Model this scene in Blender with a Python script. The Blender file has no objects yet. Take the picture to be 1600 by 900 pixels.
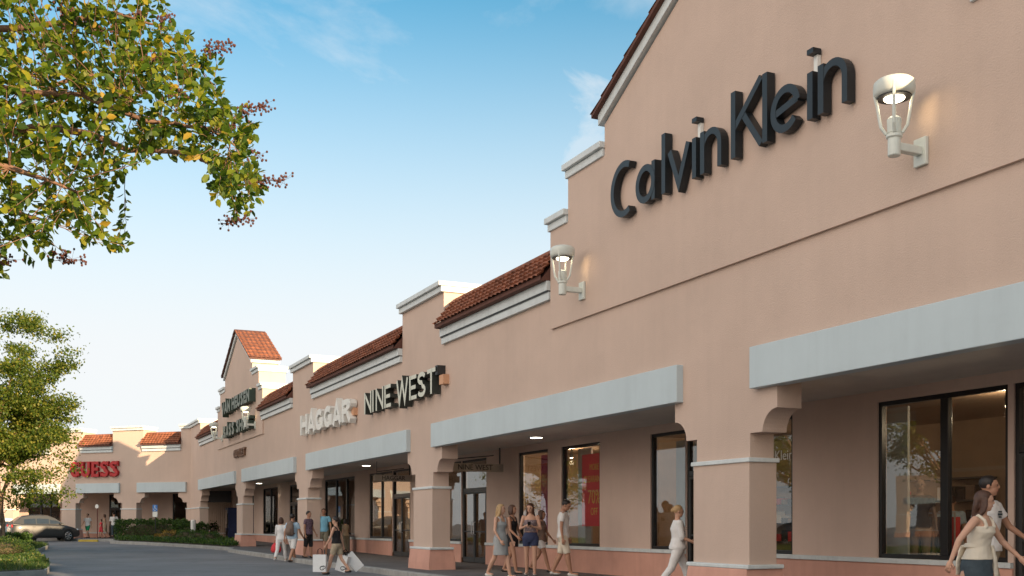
import bpy, bmesh, math, random
import numpy as np
from mathutils import Vector, Matrix, noise, Euler
R = math.radians
PI = math.pi
rnd = random.Random(11)
C = bpy.context.scene.collection
sc = bpy.context.scene

# ------------------------------------------------------------------ helpers: nodes and materials
def nd(nt, kind, **kw):
    n = nt.nodes.new(kind)
    for k, v in kw.items():
        if k in n.inputs: n.inputs[k].default_value = v
        else: setattr(n, k, v)
    return n

def mat(name, col, rough=.7, var=.12, scale=3.0, bump=0.0, bscale=60.0, metal=0.0, spec=.4, dirt=0.0, coat=0.0, streak=0.0):
    """Principled surface with blotchy colour variation, optional vertical streaks and a fine bump."""
    m = bpy.data.materials.new(name); m.use_nodes = True
    nt = m.node_tree; b = nt.nodes['Principled BSDF']
    b.inputs['Roughness'].default_value = rough; b.inputs['Metallic'].default_value = metal
    b.inputs['Specular IOR Level'].default_value = spec
    if coat: b.inputs['Coat Weight'].default_value = coat; b.inputs['Coat Roughness'].default_value = .05
    tc = nd(nt, 'ShaderNodeTexCoord')
    n1 = nd(nt, 'ShaderNodeTexNoise', Scale=scale, Detail=6.0, Roughness=.62)
    nt.links.new(tc.outputs['Object'], n1.inputs['Vector'])
    mr = nd(nt, 'ShaderNodeMapRange'); mr.inputs['From Min'].default_value = .3; mr.inputs['From Max'].default_value = .7
    mr.inputs['To Min'].default_value = 1 - var; mr.inputs['To Max'].default_value = 1 + var
    nt.links.new(n1.outputs['Fac'], mr.inputs['Value'])
    last = mr.outputs['Result']
    if streak:
        mp = nd(nt, 'ShaderNodeMapping'); mp.inputs['Scale'].default_value = (3.2, 3.2, .22)
        nt.links.new(tc.outputs['Object'], mp.inputs['Vector'])
        n3 = nd(nt, 'ShaderNodeTexNoise', Scale=1.6, Detail=5.0, Roughness=.6); nt.links.new(mp.outputs['Vector'], n3.inputs['Vector'])
        m3 = nd(nt, 'ShaderNodeMapRange'); m3.inputs['From Min'].default_value = .45; m3.inputs['From Max'].default_value = .78
        m3.inputs['To Min'].default_value = 1.0; m3.inputs['To Max'].default_value = 1 - streak
        nt.links.new(n3.outputs['Fac'], m3.inputs['Value'])
        mu = nd(nt, 'ShaderNodeMath', operation='MULTIPLY'); nt.links.new(last, mu.inputs[0]); nt.links.new(m3.outputs['Result'], mu.inputs[1]); last = mu.outputs[0]
    if dirt:
        n4 = nd(nt, 'ShaderNodeTexNoise', Scale=scale * 3.7, Detail=7.0, Roughness=.7, Distortion=.8); nt.links.new(tc.outputs['Object'], n4.inputs['Vector'])
        m4 = nd(nt, 'ShaderNodeMapRange'); m4.inputs['From Min'].default_value = .54; m4.inputs['From Max'].default_value = .72
        m4.inputs['To Min'].default_value = 1.0; m4.inputs['To Max'].default_value = 1 - dirt
        nt.links.new(n4.outputs['Fac'], m4.inputs['Value'])
        mu = nd(nt, 'ShaderNodeMath', operation='MULTIPLY'); nt.links.new(last, mu.inputs[0]); nt.links.new(m4.outputs['Result'], mu.inputs[1]); last = mu.outputs[0]
    vm = nd(nt, 'ShaderNodeVectorMath', operation='SCALE'); vm.inputs[0].default_value = col[:3]
    nt.links.new(last, vm.inputs['Scale']); nt.links.new(vm.outputs['Vector'], b.inputs['Base Color'])
    if bump:
        n2 = nd(nt, 'ShaderNodeTexNoise', Scale=bscale, Detail=4.0)
        nt.links.new(tc.outputs['Object'], n2.inputs['Vector'])
        bp = nd(nt, 'ShaderNodeBump', Strength=bump, Distance=.01)
        nt.links.new(n2.outputs['Fac'], bp.inputs['Height']); nt.links.new(bp.outputs['Normal'], b.inputs['Normal'])
    return m

def leaf_mat(name, cols, trans=.35, rough=.45):
    """cols: list of (pos, rgb) along a per-leaf random value."""
    m = bpy.data.materials.new(name); m.use_nodes = True
    nt = m.node_tree; nt.nodes.clear()
    out = nd(nt, 'ShaderNodeOutputMaterial'); g = nd(nt, 'ShaderNodeNewGeometry')
    cr = nd(nt, 'ShaderNodeValToRGB'); els = cr.color_ramp.elements
    while len(els) < len(cols): els.new(.5)
    for e, (p, c) in zip(els, cols): e.position = p; e.color = (*c, 1)
    nt.links.new(g.outputs['Random Per Island'], cr.inputs['Fac'])
    d = nd(nt, 'ShaderNodeBsdfPrincipled', Roughness=rough); d.inputs['Specular IOR Level'].default_value = .3
    t = nd(nt, 'ShaderNodeBsdfTranslucent'); mx = nd(nt, 'ShaderNodeMixShader', Fac=trans)
    mc = nd(nt, 'ShaderNodeVectorMath', operation='MULTIPLY'); mc.inputs[1].default_value = (1.7, 1.6, .6)
    nt.links.new(cr.outputs['Color'], d.inputs['Base Color']); nt.links.new(cr.outputs['Color'], mc.inputs[0])
    nt.links.new(mc.outputs['Vector'], t.inputs['Color'])
    nt.links.new(d.outputs[0], mx.inputs[1]); nt.links.new(t.outputs[0], mx.inputs[2]); nt.links.new(mx.outputs[0], out.inputs['Surface'])
    return m

def glass_mat(name, ior=1.8, tint=(.88, .90, .89)):
    m = bpy.data.materials.new(name); m.use_nodes = True
    nt = m.node_tree; nt.nodes.clear()
    out = nd(nt, 'ShaderNodeOutputMaterial'); fr = nd(nt, 'ShaderNodeFresnel', IOR=ior); gm = nd(nt, 'ShaderNodeNewGeometry')
    mi = nd(nt, 'ShaderNodeMapRange'); mi.inputs['To Min'].default_value = ior; mi.inputs['To Max'].default_value = 1 / ior   # same reflectance on both faces of the pane
    nt.links.new(gm.outputs['Backfacing'], mi.inputs['Value']); nt.links.new(mi.outputs['Result'], fr.inputs['IOR'])
    tr = nd(nt, 'ShaderNodeBsdfTransparent'); tr.inputs['Color'].default_value = (*tint, 1)
    gl = nd(nt, 'ShaderNodeBsdfGlossy', Roughness=.01); mx = nd(nt, 'ShaderNodeMixShader')
    tc = nd(nt, 'ShaderNodeTexCoord'); n = nd(nt, 'ShaderNodeTexNoise', Scale=1.3, Detail=1.0); bp = nd(nt, 'ShaderNodeBump', Strength=.06, Distance=.02)
    nt.links.new(tc.outputs['Object'], n.inputs['Vector']); nt.links.new(n.outputs['Fac'], bp.inputs['Height']); nt.links.new(bp.outputs['Normal'], gl.inputs['Normal'])
    nt.links.new(fr.outputs[0], mx.inputs[0]); nt.links.new(tr.outputs[0], mx.inputs[1]); nt.links.new(gl.outputs[0], mx.inputs[2]); nt.links.new(mx.outputs[0], out.inputs['Surface'])
    return m

def emit_mat(name, col, s):
    m = bpy.data.materials.new(name); m.use_nodes = True
    nt = m.node_tree; b = nt.nodes['Principled BSDF']
    b.inputs['Base Color'].default_value = (*col, 1); b.inputs['Emission Color'].default_value = (*col, 1); b.inputs['Emission Strength'].default_value = s
    return m

M = dict(
    stucco=mat('stucco', (.565, .425, .345), .9, .065, .5, .6, 50, streak=.035, dirt=.03),
    stucco_low=mat('stucco_low', (.61, .455, .375), .9, .05, .9, .3, 90, streak=.04),
    salmon=mat('salmon_plinth', (.62, .33, .25), .8, .10, 1.2, .2, 60, streak=.10),
    trim=mat('white_trim', (.62, .655, .65), .6, .05, 1.5, .08, 40, streak=.14, dirt=.14),
    fascia=mat('pale_fascia', (.50, .57, .59), .55, .05, .7, .06, 40, streak=.06, dirt=.03),
    soffit=mat('soffit_paint', (.60, .55, .50), .9, .06, 2, .2, 60),
    tile=mat('clay_tile', (.25, .09, .046), .85, .5, 4.3, .25, 30),
    tileflat=mat('clay_tile_edge', (.12, .05, .035), .8, .2, 5),
    roof=mat('flat_roof', (.45, .43, .40), .9, .1, 1),
    black=mat('black_frame', (.012, .011, .011), .35, .1, 3),
    dark=mat('dark_metal', (.03, .03, .03), .5, .1, 3),
    glass=glass_mat('shop_glass'),
    room=mat('shop_wall', (.36, .25, .17), .9, .15, 1.2),
    roomfloor=mat('shop_floor', (.22, .15, .10), .5, .2, 2),
    asphalt=mat('asphalt', (.205, .20, .20), .85, .20, .30, .5, 140, spec=.3, dirt=.30),
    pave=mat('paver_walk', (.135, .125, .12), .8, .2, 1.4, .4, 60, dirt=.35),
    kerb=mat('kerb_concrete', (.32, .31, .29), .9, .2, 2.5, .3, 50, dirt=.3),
    paint=mat('yellow_paint', (.55, .38, .06), .7, .2, 5),
    lot_line=mat('lot_paint', (.45, .45, .43), .8, .25, 4),
    soil=mat('soil', (.07, .055, .03), .95, .3, 3, .6, 30),
    lampwhite=mat('lamp_white', (.62, .64, .58), .45, .06, 6),
    bulb=emit_mat('lit_bulb', (1, .86, .62), 4.0),
    downlight=emit_mat('lit_downlight', (1, .96, .88), 1.6),
    letter_black=mat('letter_charcoal', (.014, .018, .021), .4, .15, 5, .1, 20),
    letter_cream=mat('letter_cream', (.62, .62, .52), .5, .05, 4),
    letter_dark=mat('letter_return', (.03, .035, .03), .5, .1, 4),
    letter_white=mat('letter_white', (.74, .73, .68), .5, .05, 4),
    letter_red=mat('letter_red', (.42, .012, .015), .45, .1, 4),
    letter_green=mat('letter_green', (.035, .055, .04), .5, .15, 4),
    letter_face=mat('letter_face_dim', (.16, .18, .14), .5, .15, 4),
    letter_brown=mat('letter_brown', (.16, .085, .05), .6, .1, 4),
    boxorange=mat('junction_paint', (.62, .34, .20), .7, .08, 4),
    bark=mat('bark', (.24, .15, .10), .9, .3, 9, .6, 40),
    bark_near=mat('bark_twig', (.17, .095, .06), .8, .3, 12, .4, 60),
    seed=mat('seed_capsule', (.075, .028, .022), .7, .3, 8),
    skin=mat('skin_light', (.56, .32, .22), .55, .06, 5),
    skin_tan=mat('skin_tan', (.42, .22, .14), .55, .06, 5),
    skin_dark=mat('skin_brown', (.26, .13, .08), .55, .06, 5),
    eye=mat('eye_dark', (.02, .015, .012), .3, .05, 5),
    lip=mat('lip', (.42, .13, .11), .5, .05, 5),
    hair_brown=mat('hair_brown', (.075, .035, .022), .5, .3, 25, .5, 80),
    hair_dark=mat('hair_dark', (.018, .013, .011), .45, .3, 25, .5, 80),
    hair_blonde=mat('hair_blonde', (.42, .27, .13), .55, .25, 25, .5, 80),
    c_white=mat('cloth_white', (.72, .70, .68), .9, .05, 8, .2, 120),
    c_cream=mat('cloth_cream', (.70, .62, .50), .9, .05, 8, .2, 120),
    c_grey=mat('cloth_grey', (.34, .35, .35), .9, .08, 8, .2, 120),
    c_slate=mat('cloth_slate', (.055, .075, .09), .9, .15, 12, .3, 120),
    c_navy=mat('cloth_navy', (.035, .045, .10), .85, .12, 8, .2, 120),
    c_black=mat('cloth_black', (.014, .013, .015), .85, .2, 8, .2, 120),
    c_khaki=mat('cloth_khaki', (.42, .34, .24), .9, .08, 8, .2, 120),
    c_olive=mat('cloth_olive', (.24, .22, .16), .9, .08, 8, .2, 120),
    c_blue=mat('cloth_sky', (.20, .46, .62), .9, .08, 8, .2, 120),
    c_ltblue=mat('cloth_pale_blue', (.42, .56, .68), .9, .08, 8, .2, 120),
    c_plaid=mat('cloth_plaid', (.14, .09, .12), .9, .75, 26, .2, 120),
    c_print=mat('cloth_print', (.22, .17, .18), .9, .7, 45, .2, 120),
    c_green=mat('cloth_green', (.02, .28, .12), .9, .08, 8, .2, 120),
    c_red=mat('cloth_red', (.62, .05, .06), .8, .08, 8, .2, 120),
    c_taupe=mat('cloth_taupe', (.20, .14, .11), .9, .1, 8, .2, 120),
    shoe=mat('shoe_dark', (.03, .025, .022), .6, .1, 8),
    shoe_w=mat('shoe_white', (.6, .57, .53), .7, .08, 8),
    paper=mat('paper_bag', (.78, .78, .77), .6, .04, 8),
    car_grey=mat('car_paint_grey', (.034, .034, .034), .4, .05, 3, metal=.1, coat=.5),
    car_white=mat('car_paint_white', (.62, .63, .62), .3, .04, 3, coat=.8),
    car_glass=mat('car_window', (.03, .035, .04), .06, .1, 3, spec=.9),
    tyre=mat('tyre', (.02, .02, .02), .9, .1, 8),
    rim=mat('rim_silver', (.50, .50, .50), .35, .05, 6, metal=.7),
    tail=mat('tail_lamp', (.45, .03, .03), .25, .1, 6),
    head=mat('head_lamp', (.6, .62, .62), .15, .1, 6),
    plate=mat('number_plate', (.6, .6, .58), .5, .1, 6),
    bin=mat('bin_body', (.20, .21, .18), .7, .1, 5),
    blue=mat('machine_blue', (.03, .05, .16), .4, .2, 3),
    signblue=mat('sign_blue', (.04, .18, .48), .5, .06, 6),
    post=mat('rusty_post', (.16, .05, .04), .7, .2, 6),
    poster=mat('poster_red', (.72, .035, .07), .6, .12, 2),
    poster_pink=mat('poster_magenta', (.42, .03, .14), .6, .12, 2),
    gold=mat('poster_yellow', (.80, .55, .12), .6, .05, 4),
    curtain=mat('display_panel', (.30, .31, .31), .9, .06, 3),
    panel=mat('corrugated_tan', (.36, .26, .19), .7, .08, 3),
    signboard=mat('hanging_board', (.34, .29, .24), .6, .1, 4),
)
L_near = leaf_mat('leaf_near', [(0, (.03, .065, .010)), (.40, (.07, .13, .016)), (.72, (.16, .21, .024)), (.95, (.32, .31, .035)), (1, (.44, .28, .04))], .55)
L_tree = leaf_mat('leaf_tree', [(0, (.045, .085, .014)), (.5, (.10, .15, .024)), (.85, (.19, .21, .034)), (1, (.30, .26, .05))], .5)
L_hedge = leaf_mat('leaf_hedge', [(0, (.02, .05, .012)), (.6, (.05, .105, .022)), (1, (.10, .16, .03))], .3)
L_gold = leaf_mat('leaf_gold', [(0, (.12, .07, .02)), (.6, (.30, .20, .05)), (1, (.45, .30, .08))], .25)
L_grass = leaf_mat('leaf_grass', [(0, (.02, .045, .010)), (.6, (.045, .09, .018)), (.92, (.09, .12, .025)), (1, (.22, .18, .05))], .3)

# ------------------------------------------------------------------ helpers: objects
def tag(o, label=None, cat=None, group=None, kind=None):
    if label: o['label'] = label
    if cat: o['category'] = cat
    if group: o['group'] = group
    if kind: o['kind'] = kind
    return o

def empty(name, mtx=None, label=None, cat=None, group=None):
    o = bpy.data.objects.new(name, None); C.objects.link(o); o.empty_display_size = .2
    if mtx is not None: o.matrix_world = mtx
    return tag(o, label, cat, group)

class MB:
    """Collects faces with material slots; build() links ONE mesh object."""
    def __init__(s): s.v = []; s.f = []; s.m = []
    def add(s, vs, fs, mi=0):
        n = len(s.v); s.v += [tuple(v) for v in vs]; s.f += [tuple(i + n for i in f) for f in fs]; s.m += [mi] * len(fs); return s
    def box(s, a, b, mi=0):
        x0, y0, z0 = a; x1, y1, z1 = b
        if x0 > x1: x0, x1 = x1, x0
        if y0 > y1: y0, y1 = y1, y0
        if z0 > z1: z0, z1 = z1, z0
        return s.add([(x0, y0, z0), (x1, y0, z0), (x1, y1, z0), (x0, y1, z0), (x0, y0, z1), (x1, y0, z1), (x1, y1, z1), (x0, y1, z1)],
                     [(0, 3, 2, 1), (4, 5, 6, 7), (0, 1, 5, 4), (1, 2, 6, 5), (2, 3, 7, 6), (3, 0, 4, 7)], mi)
    def prism(s, poly, y0, y1, mi=0):
        """poly: (x, z) outline, extruded from y0 to y1 (concave outlines are fine)."""
        bm = bmesh.new(); n = len(poly)
        A = [bm.verts.new((x, y0, z)) for x, z in poly]; B = [bm.verts.new((x, y1, z)) for x, z in poly]
        fa = bm.faces.new(A); fb = bm.faces.new(B[::-1])
        for i in range(n): bm.faces.new((A[i], B[i], B[(i + 1) % n], A[(i + 1) % n]))
        bmesh.ops.triangulate(bm, faces=[fa, fb], ngon_method='EAR_CLIP')
        bmesh.ops.recalc_face_normals(bm, faces=bm.faces)
        bm.verts.index_update()
        s.add([v.co[:] for v in bm.verts], [[v.index for v in f.verts] for f in bm.faces], mi); bm.free(); return s
    def lathe(s, prof, c=(0, 0, 0), n=20, mi=0, ax=None):
        """prof: (r, z) list, revolved about z through c."""
        vs = []; fs = []
        for r, z in prof:
            for k in range(n):
                a = 2 * PI * k / n; vs.append(Vector((r * math.cos(a), r * math.sin(a), z)))
        for j in range(len(prof) - 1):
            for k in range(n): fs.append((j * n + k, j * n + (k + 1) % n, (j + 1) * n + (k + 1) % n, (j + 1) * n + k))
        fs.append(tuple(range(n))[::-1]); fs.append(tuple((len(prof) - 1) * n + k for k in range(n)))
        if ax is not None: vs = [ax @ v for v in vs]
        return s.add([Vector(c) + v for v in vs], fs, mi)
    def tube(s, pts, r0, r1=None, n=8, mi=0):
        pts = [Vector(p) for p in pts]; r1 = r0 if r1 is None else r1
        vs = []; fs = []; m = len(pts); up = None
        for i, p in enumerate(pts):
            d = (pts[min(i + 1, m - 1)] - pts[max(i - 1, 0)])
            d = d.normalized() if d.length > 1e-9 else Vector((0, 0, 1))
            if up is None: up = d.orthogonal().normalized()
            up = (up - d * up.dot(d)); up = up.normalized() if up.length > 1e-6 else d.orthogonal().normalized()
            sd = d.cross(up); r = r0 + (r1 - r0) * i / max(1, m - 1)
            for k in range(n):
                a = 2 * PI * k / n; vs.append(p + up * (r * math.cos(a)) + sd * (r * math.sin(a)))
        for i in range(m - 1):
            for k in range(n): fs.append((i * n + k, i * n + (k + 1) % n, (i + 1) * n + (k + 1) % n, (i + 1) * n + k))
        fs.append(tuple(range(n))[::-1]); fs.append(tuple((m - 1) * n + k for k in range(n)))
        return s.add(vs, fs, mi)
    def ell(s, c, r, n=12, mi=0, rot=None):
        vs = []; fs = []; h = n // 2 + 1; c = Vector(c)
        for j in range(h + 1):
            th = PI * j / h
            for k in range(n):
                a = 2 * PI * k / n
                v = Vector((r[0] * math.sin(th) * math.cos(a), r[1] * math.sin(th) * math.sin(a), r[2] * math.cos(th)))
                vs.append(c + (rot @ v if rot is not None else v))
        for j in range(h):
            for k in range(n): fs.append((j * n + k, (j + 1) * n + k, (j + 1) * n + (k + 1) % n, j * n + (k + 1) % n))
        return s.add(vs, fs, mi)
    def build(s, name, mats, parent=None, smooth=False, bevel=0.0, mtx=None):
        me = bpy.data.meshes.new(name); me.from_pydata(s.v, [], s.f)
        if not isinstance(mats, (list, tuple)): mats = [mats]
        for m in mats: me.materials.append(m)
        me.polygons.foreach_set('material_index', s.m)
        me.validate(clean_customdata=False)
        if smooth: me.polygons.foreach_set('use_smooth', [True] * len(me.polygons))
        me.update()
        o = bpy.data.objects.new(name, me); C.objects.link(o)
        if parent is not None: o.parent = parent
        if mtx is not None: o.matrix_world = mtx
        if bevel:
            b = o.modifiers.new('bevel', 'BEVEL'); b.width = bevel; b.segments = 2; b.limit_method = 'ANGLE'; b.angle_limit = R(40)
        return o

def copy_tree(o, parent=None):
    c = o.copy(); C.objects.link(c); c.parent = parent
    for ch in list(o.children): copy_tree(ch, c)
    return c

# ------------------------------------------------------------------ the two façade frames
# local x runs in reading direction along the façade, local y into the building, z up
def frame(x, y, ang): return Matrix.Translation((x, y, 0)) @ Matrix.Rotation(ang, 4, 'Z')
MAIN = frame(3.584, 16.38, math.atan2(-.9089, .4171))
CORNER = 56.63
WING = frame(3.584 - .4171 * CORNER, 16.38 + .9089 * CORNER, math.atan2(-.3477, .9376))
def PM(t, d, z=0.0): return MAIN @ Vector((-t, d, z))
def PW(s, d, z=0.0): return WING @ Vector((-s, d, z))

def ground_z(y):
    kn = [(-200, 0), (38, 0), (54, .15), (60, .2), (68, .27), (74, .30), (500, .30)]
    for (a, za), (b, zb) in zip(kn, kn[1:]):
        if y <= b: return za + (zb - za) * (y - a) / (b - a)
    return .30

# ------------------------------------------------------------------ arcade building
SOF, AW0, AW1 = 3.535, 3.365, 3.985
def corbel(x, sgn):
    """outline of one corbel bracket from the pier neck x outward (sgn), listed upwards from the neck."""
    pts = [(x, 2.35), (x, 2.72), (x + sgn * .30, 2.72)]
    for k in range(1, 9):
        a = PI - (PI / 2) * k / 8
        pts.append((x + sgn * (.64 + .34 * math.cos(a)), 2.72 + .33 * math.sin(a)))
    pts.append((x + sgn * .64, SOF))
    return pts

def tile_sheet(x0, x1, e, r, rows=5, per=.23, amp=.055):
    """barrel tiled slope from eave point e=(y,z) to ridge r=(y,z)."""
    mb = MB(); nx = max(2, int((x1 - x0) / per * 6)); dy, dz = r[0] - e[0], r[1] - e[1]
    L = math.hypot(dy, dz); ny, nz = -dz / L, dy / L
    if nz < 0: ny, nz = -ny, -nz
    vs = []; fs = []
    for j in range(rows):
        jit = [rnd.uniform(-.006, .006) for _ in range(int((x1 - x0) / per) + 3)]
        for q, (f, lift) in enumerate(((j / rows, .055), ((j + 1) / rows, .0))):
            for i in range(nx + 1):
                x = x0 + (x1 - x0) * i / nx
                ph = (x - x0) / per
                h = amp * abs(math.cos(PI * ph)) ** .7 + lift + jit[int(ph + .5)]
                vs.append((x, e[0] + dy * f + ny * h, e[1] + dz * f + nz * h))
    w = nx + 1
    for j in range(rows * 2 - 1):
        for i in range(nx): fs.append((j * w + i, j * w + i + 1, (j + 1) * w + i + 1, (j + 1) * w + i))
    return mb.add(vs, fs)

def tile_roof(root, x0, x1, endcaps=True):
    """a roof bay between two parapet blocks with its two-band cornice"""
    rf = tile_sheet(x0, x1, (-.27, 6.40), (.33, 7.10))
    pass
    rf.add([(x0, -.27, 6.36), (x1, -.27, 6.36), (x1, -.27, 6.46), (x0, -.27, 6.46)], [(0, 1, 2, 3)], 1)
    pr = [(-.265, 6.352), (.33, 7.06), (1.0, 6.352)]
    vs = [(x0 + .015, y, z) for y, z in pr] + [(x1 - .015, y, z) for y, z in pr]
    rf.add(vs, [(0, 1, 2), (3, 5, 4), (0, 3, 4, 1), (1, 4, 5, 2), (2, 5, 3, 0)], 1)
    k = int((x1 - x0) / .21)
    for i in range(k + 1):       # ridge barrels
        x = x0 + i * (x1 - x0) / (k + .5)
    rf.tube([(x0, .34, 7.12), (x1, .34, 7.12)], .075, n=8)
    rf.build('tile_roof', [M['tile'], M['tileflat']], root)
    c = MB().box((x0, -.13, 6.155), (x1, .02, 6.35)).box((x0, -.11, 6.125), (x1, .0, 6.155), 1).box((x0, -.085, 5.97), (x1, .0, 6.125))
    c.build('cornice', [M['trim'], M['dark']], root)

def cap_box(mb, x0, x1, z1, dep, h=.27, ov=.08, left=True, right=True):
    a = x0 - (ov if left else 0); b = x1 + (ov if right else 0)
    mb.box((a, -.09 - ov, z1 - .12), (b, dep + ov, z1)); 
    mb.box((a + .02, -.05 - ov * .6, z1 - h), (b - .02, dep + ov * .5, z1 - .125))

def parapet_block(root, x0, x1, dep=1.25, top=7.60, capped_left=True, capped_right=True):
    MB().box((x0, .44, 5.6), (x1, dep, top - .27)).build('parapet_block', M['stucco'], root)
    m = MB(); cap_box(m, x0, x1, top, dep, left=capped_left, right=capped_right); m.build('parapet_cap', M['trim'], root, bevel=.012)

def gable(root, xc):
    """stepped gable with raked tile roof, standing proud of the wall"""
    a, b, c_ = 5.78, 5.0, 3.53
    zr, za = 8.80, 8.80 + .50 * c_
    P = [(-a, 5.35), (a, 5.35), (a, 7.36), (b, 7.36), (b, 8.23), (c_, 8.23), (c_, zr), (0, za), (-c_, zr), (-c_, 8.23), (-b, 8.23), (-b, 7.36), (-a, 7.36)]
    MB().prism([(xc + x, z) for x, z in P], -.055, 1.15).build('gable_wall', M['stucco'], root)
    for sg in (-1, 1):
        m = MB()
        x0, x1 = sorted((xc + sg * b, xc + sg * a)); cap_box(m, x0, x1, 7.62, 1.2, left=sg < 0, right=sg > 0)
        x0, x1 = sorted((xc + sg * c_, xc + sg * b)); cap_box(m, x0, x1, 8.49, 1.2, left=sg < 0, right=sg > 0)
        m.build('step_cap', M['trim'], root, bevel=.012)
        e0 = (xc + sg * (c_ + .10), zr - .05 + .05); e1 = (xc, za + .05)
        MB().prism([e0, e1, (e1[0], e1[1] + .20), (e0[0], e0[1] + .20)], -.14, 1.2).build('rake_trim', M['trim'], root)
        # raked tiles: rows step up the slope, barrels run down it
        n = 9; m = MB(); y0, y1 = -.24, 1.28; cols = 7
        p0 = Vector((e0[0] + sg * .10, 0, e0[1] + .155)); p1 = Vector((e1[0], 0, e1[1] + .205)); dr = (p1 - p0); nv = Vector((-dr.z, 0, dr.x)).normalized()
        if nv.z < 0: nv = -nv
        ny = cols * 6; vs = []; fs = []
        for j in range(n):
            for f, lift in ((j / n, .04), ((j + 1) / n, .0)):
                for i in range(ny + 1):
                    y = y0 + (y1 - y0) * i / ny; h = .02 + .04 * abs(math.cos(PI * cols * i / ny)) ** .7 + lift
                    vs.append(p0 + dr * f + nv * h + Vector((0, y, 0)))
        w = ny + 1
        for j in range(2 * n - 1):
            for i in range(ny): fs.append((j * w + i, j * w + i + 1, (j + 1) * w + i + 1, (j + 1) * w + i))
        m.add(vs, fs)
        m.prism([(p0.x, p0.z), (p1.x, p1.z), (p1.x, p1.z + .075), (p0.x, p0.z + .06)], y0 + .01, y1 - .01, 1)
        m.build('gable_roof', [M['tile'], M['tileflat']], root)

def pier(root, x0, x1, base, side=0):
    """x0..x1 neck extent"""
    m = MB().box((x0 - .035, -.045, base + .56), (x1 + .035, .47, 2.30)); m.build('pier_shaft', M['stucco'], root, bevel=.012)
    MB().box((x0 - .07, -.075, 2.285), (x1 + .07, .50, 2.352)).build('capital_band', M['trim'], root, bevel=.01)
    MB().box((x0 - .12, -.13, base + .525), (x1 + .12, .55, base + .59)).build('base_moulding', M['trim'], root, bevel=.015)
    bx = 0.10
    vs = []
    for z, e in ((base - .25, .13), (base + .18, .115), (base + .525, .075)):
        vs += [(x0 - e, -.05 - e, z), (x1 + e, -.05 - e, z), (x1 + e, .47 + e, z), (x0 - e, .47 + e, z)]
    fs = [(0, 3, 2, 1), (8, 9, 10, 11)] + [(k * 4 + i, k * 4 + (i + 1) % 4, k * 4 + 4 + (i + 1) % 4, k * 4 + 4 + i) for k in range(2) for i in range(4)]
    MB().add(vs, fs).build('pier_base', M['salmon'], root, bevel=.012)

def arcade_wall(root, xa, xb, piers, blocks, gables, base_of):
    """piers: (x0,x1) necks sorted by x; wall spans xa..xb; top follows blocks and roof bays"""
    mb = MB().box((xa, 0, SOF), (xb, .44, 6.30))
    for p0, p1 in piers:
        mb.box((p0, 0, 2.35), (p1, .44, SOF))
        for x, sgn, ok in ((p0, -1, p0 > xa + .01), (p1, 1, p1 < xb - .01)):
            if not ok: continue
            q = corbel(x, sgn)[1:] + [(x, SOF)]; n = len(q); vs = [(a_, 0, b_) for a_, b_ in q] + [(a_, .44, b_) for a_, b_ in q]
            fs = [(n - 1, i, i + 1) for i in range(n - 2)] + [(2 * n - 1, n + i + 1, n + i) for i in range(n - 2)] + [(i, i + 1, n + i + 1, n + i) for i in range(n - 2)]
            mb.add(vs, fs)
    for b0, b1 in blocks: mb.box((b0, 0, 6.30), (b1, .44, 7.33))
    mb.build('facade_wall', M['stucco'], root)
    for p0, p1 in piers: pier(root, p0, p1, base_of(p0))

def fascia(root, x0, x1):
    MB().box((x0, -.13, AW0), (x1, .10, AW1)).build('fascia_board', M['fascia'], root, bevel=.01)
    # lintel band behind the fascia down to the soffit is part of the wall

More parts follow.
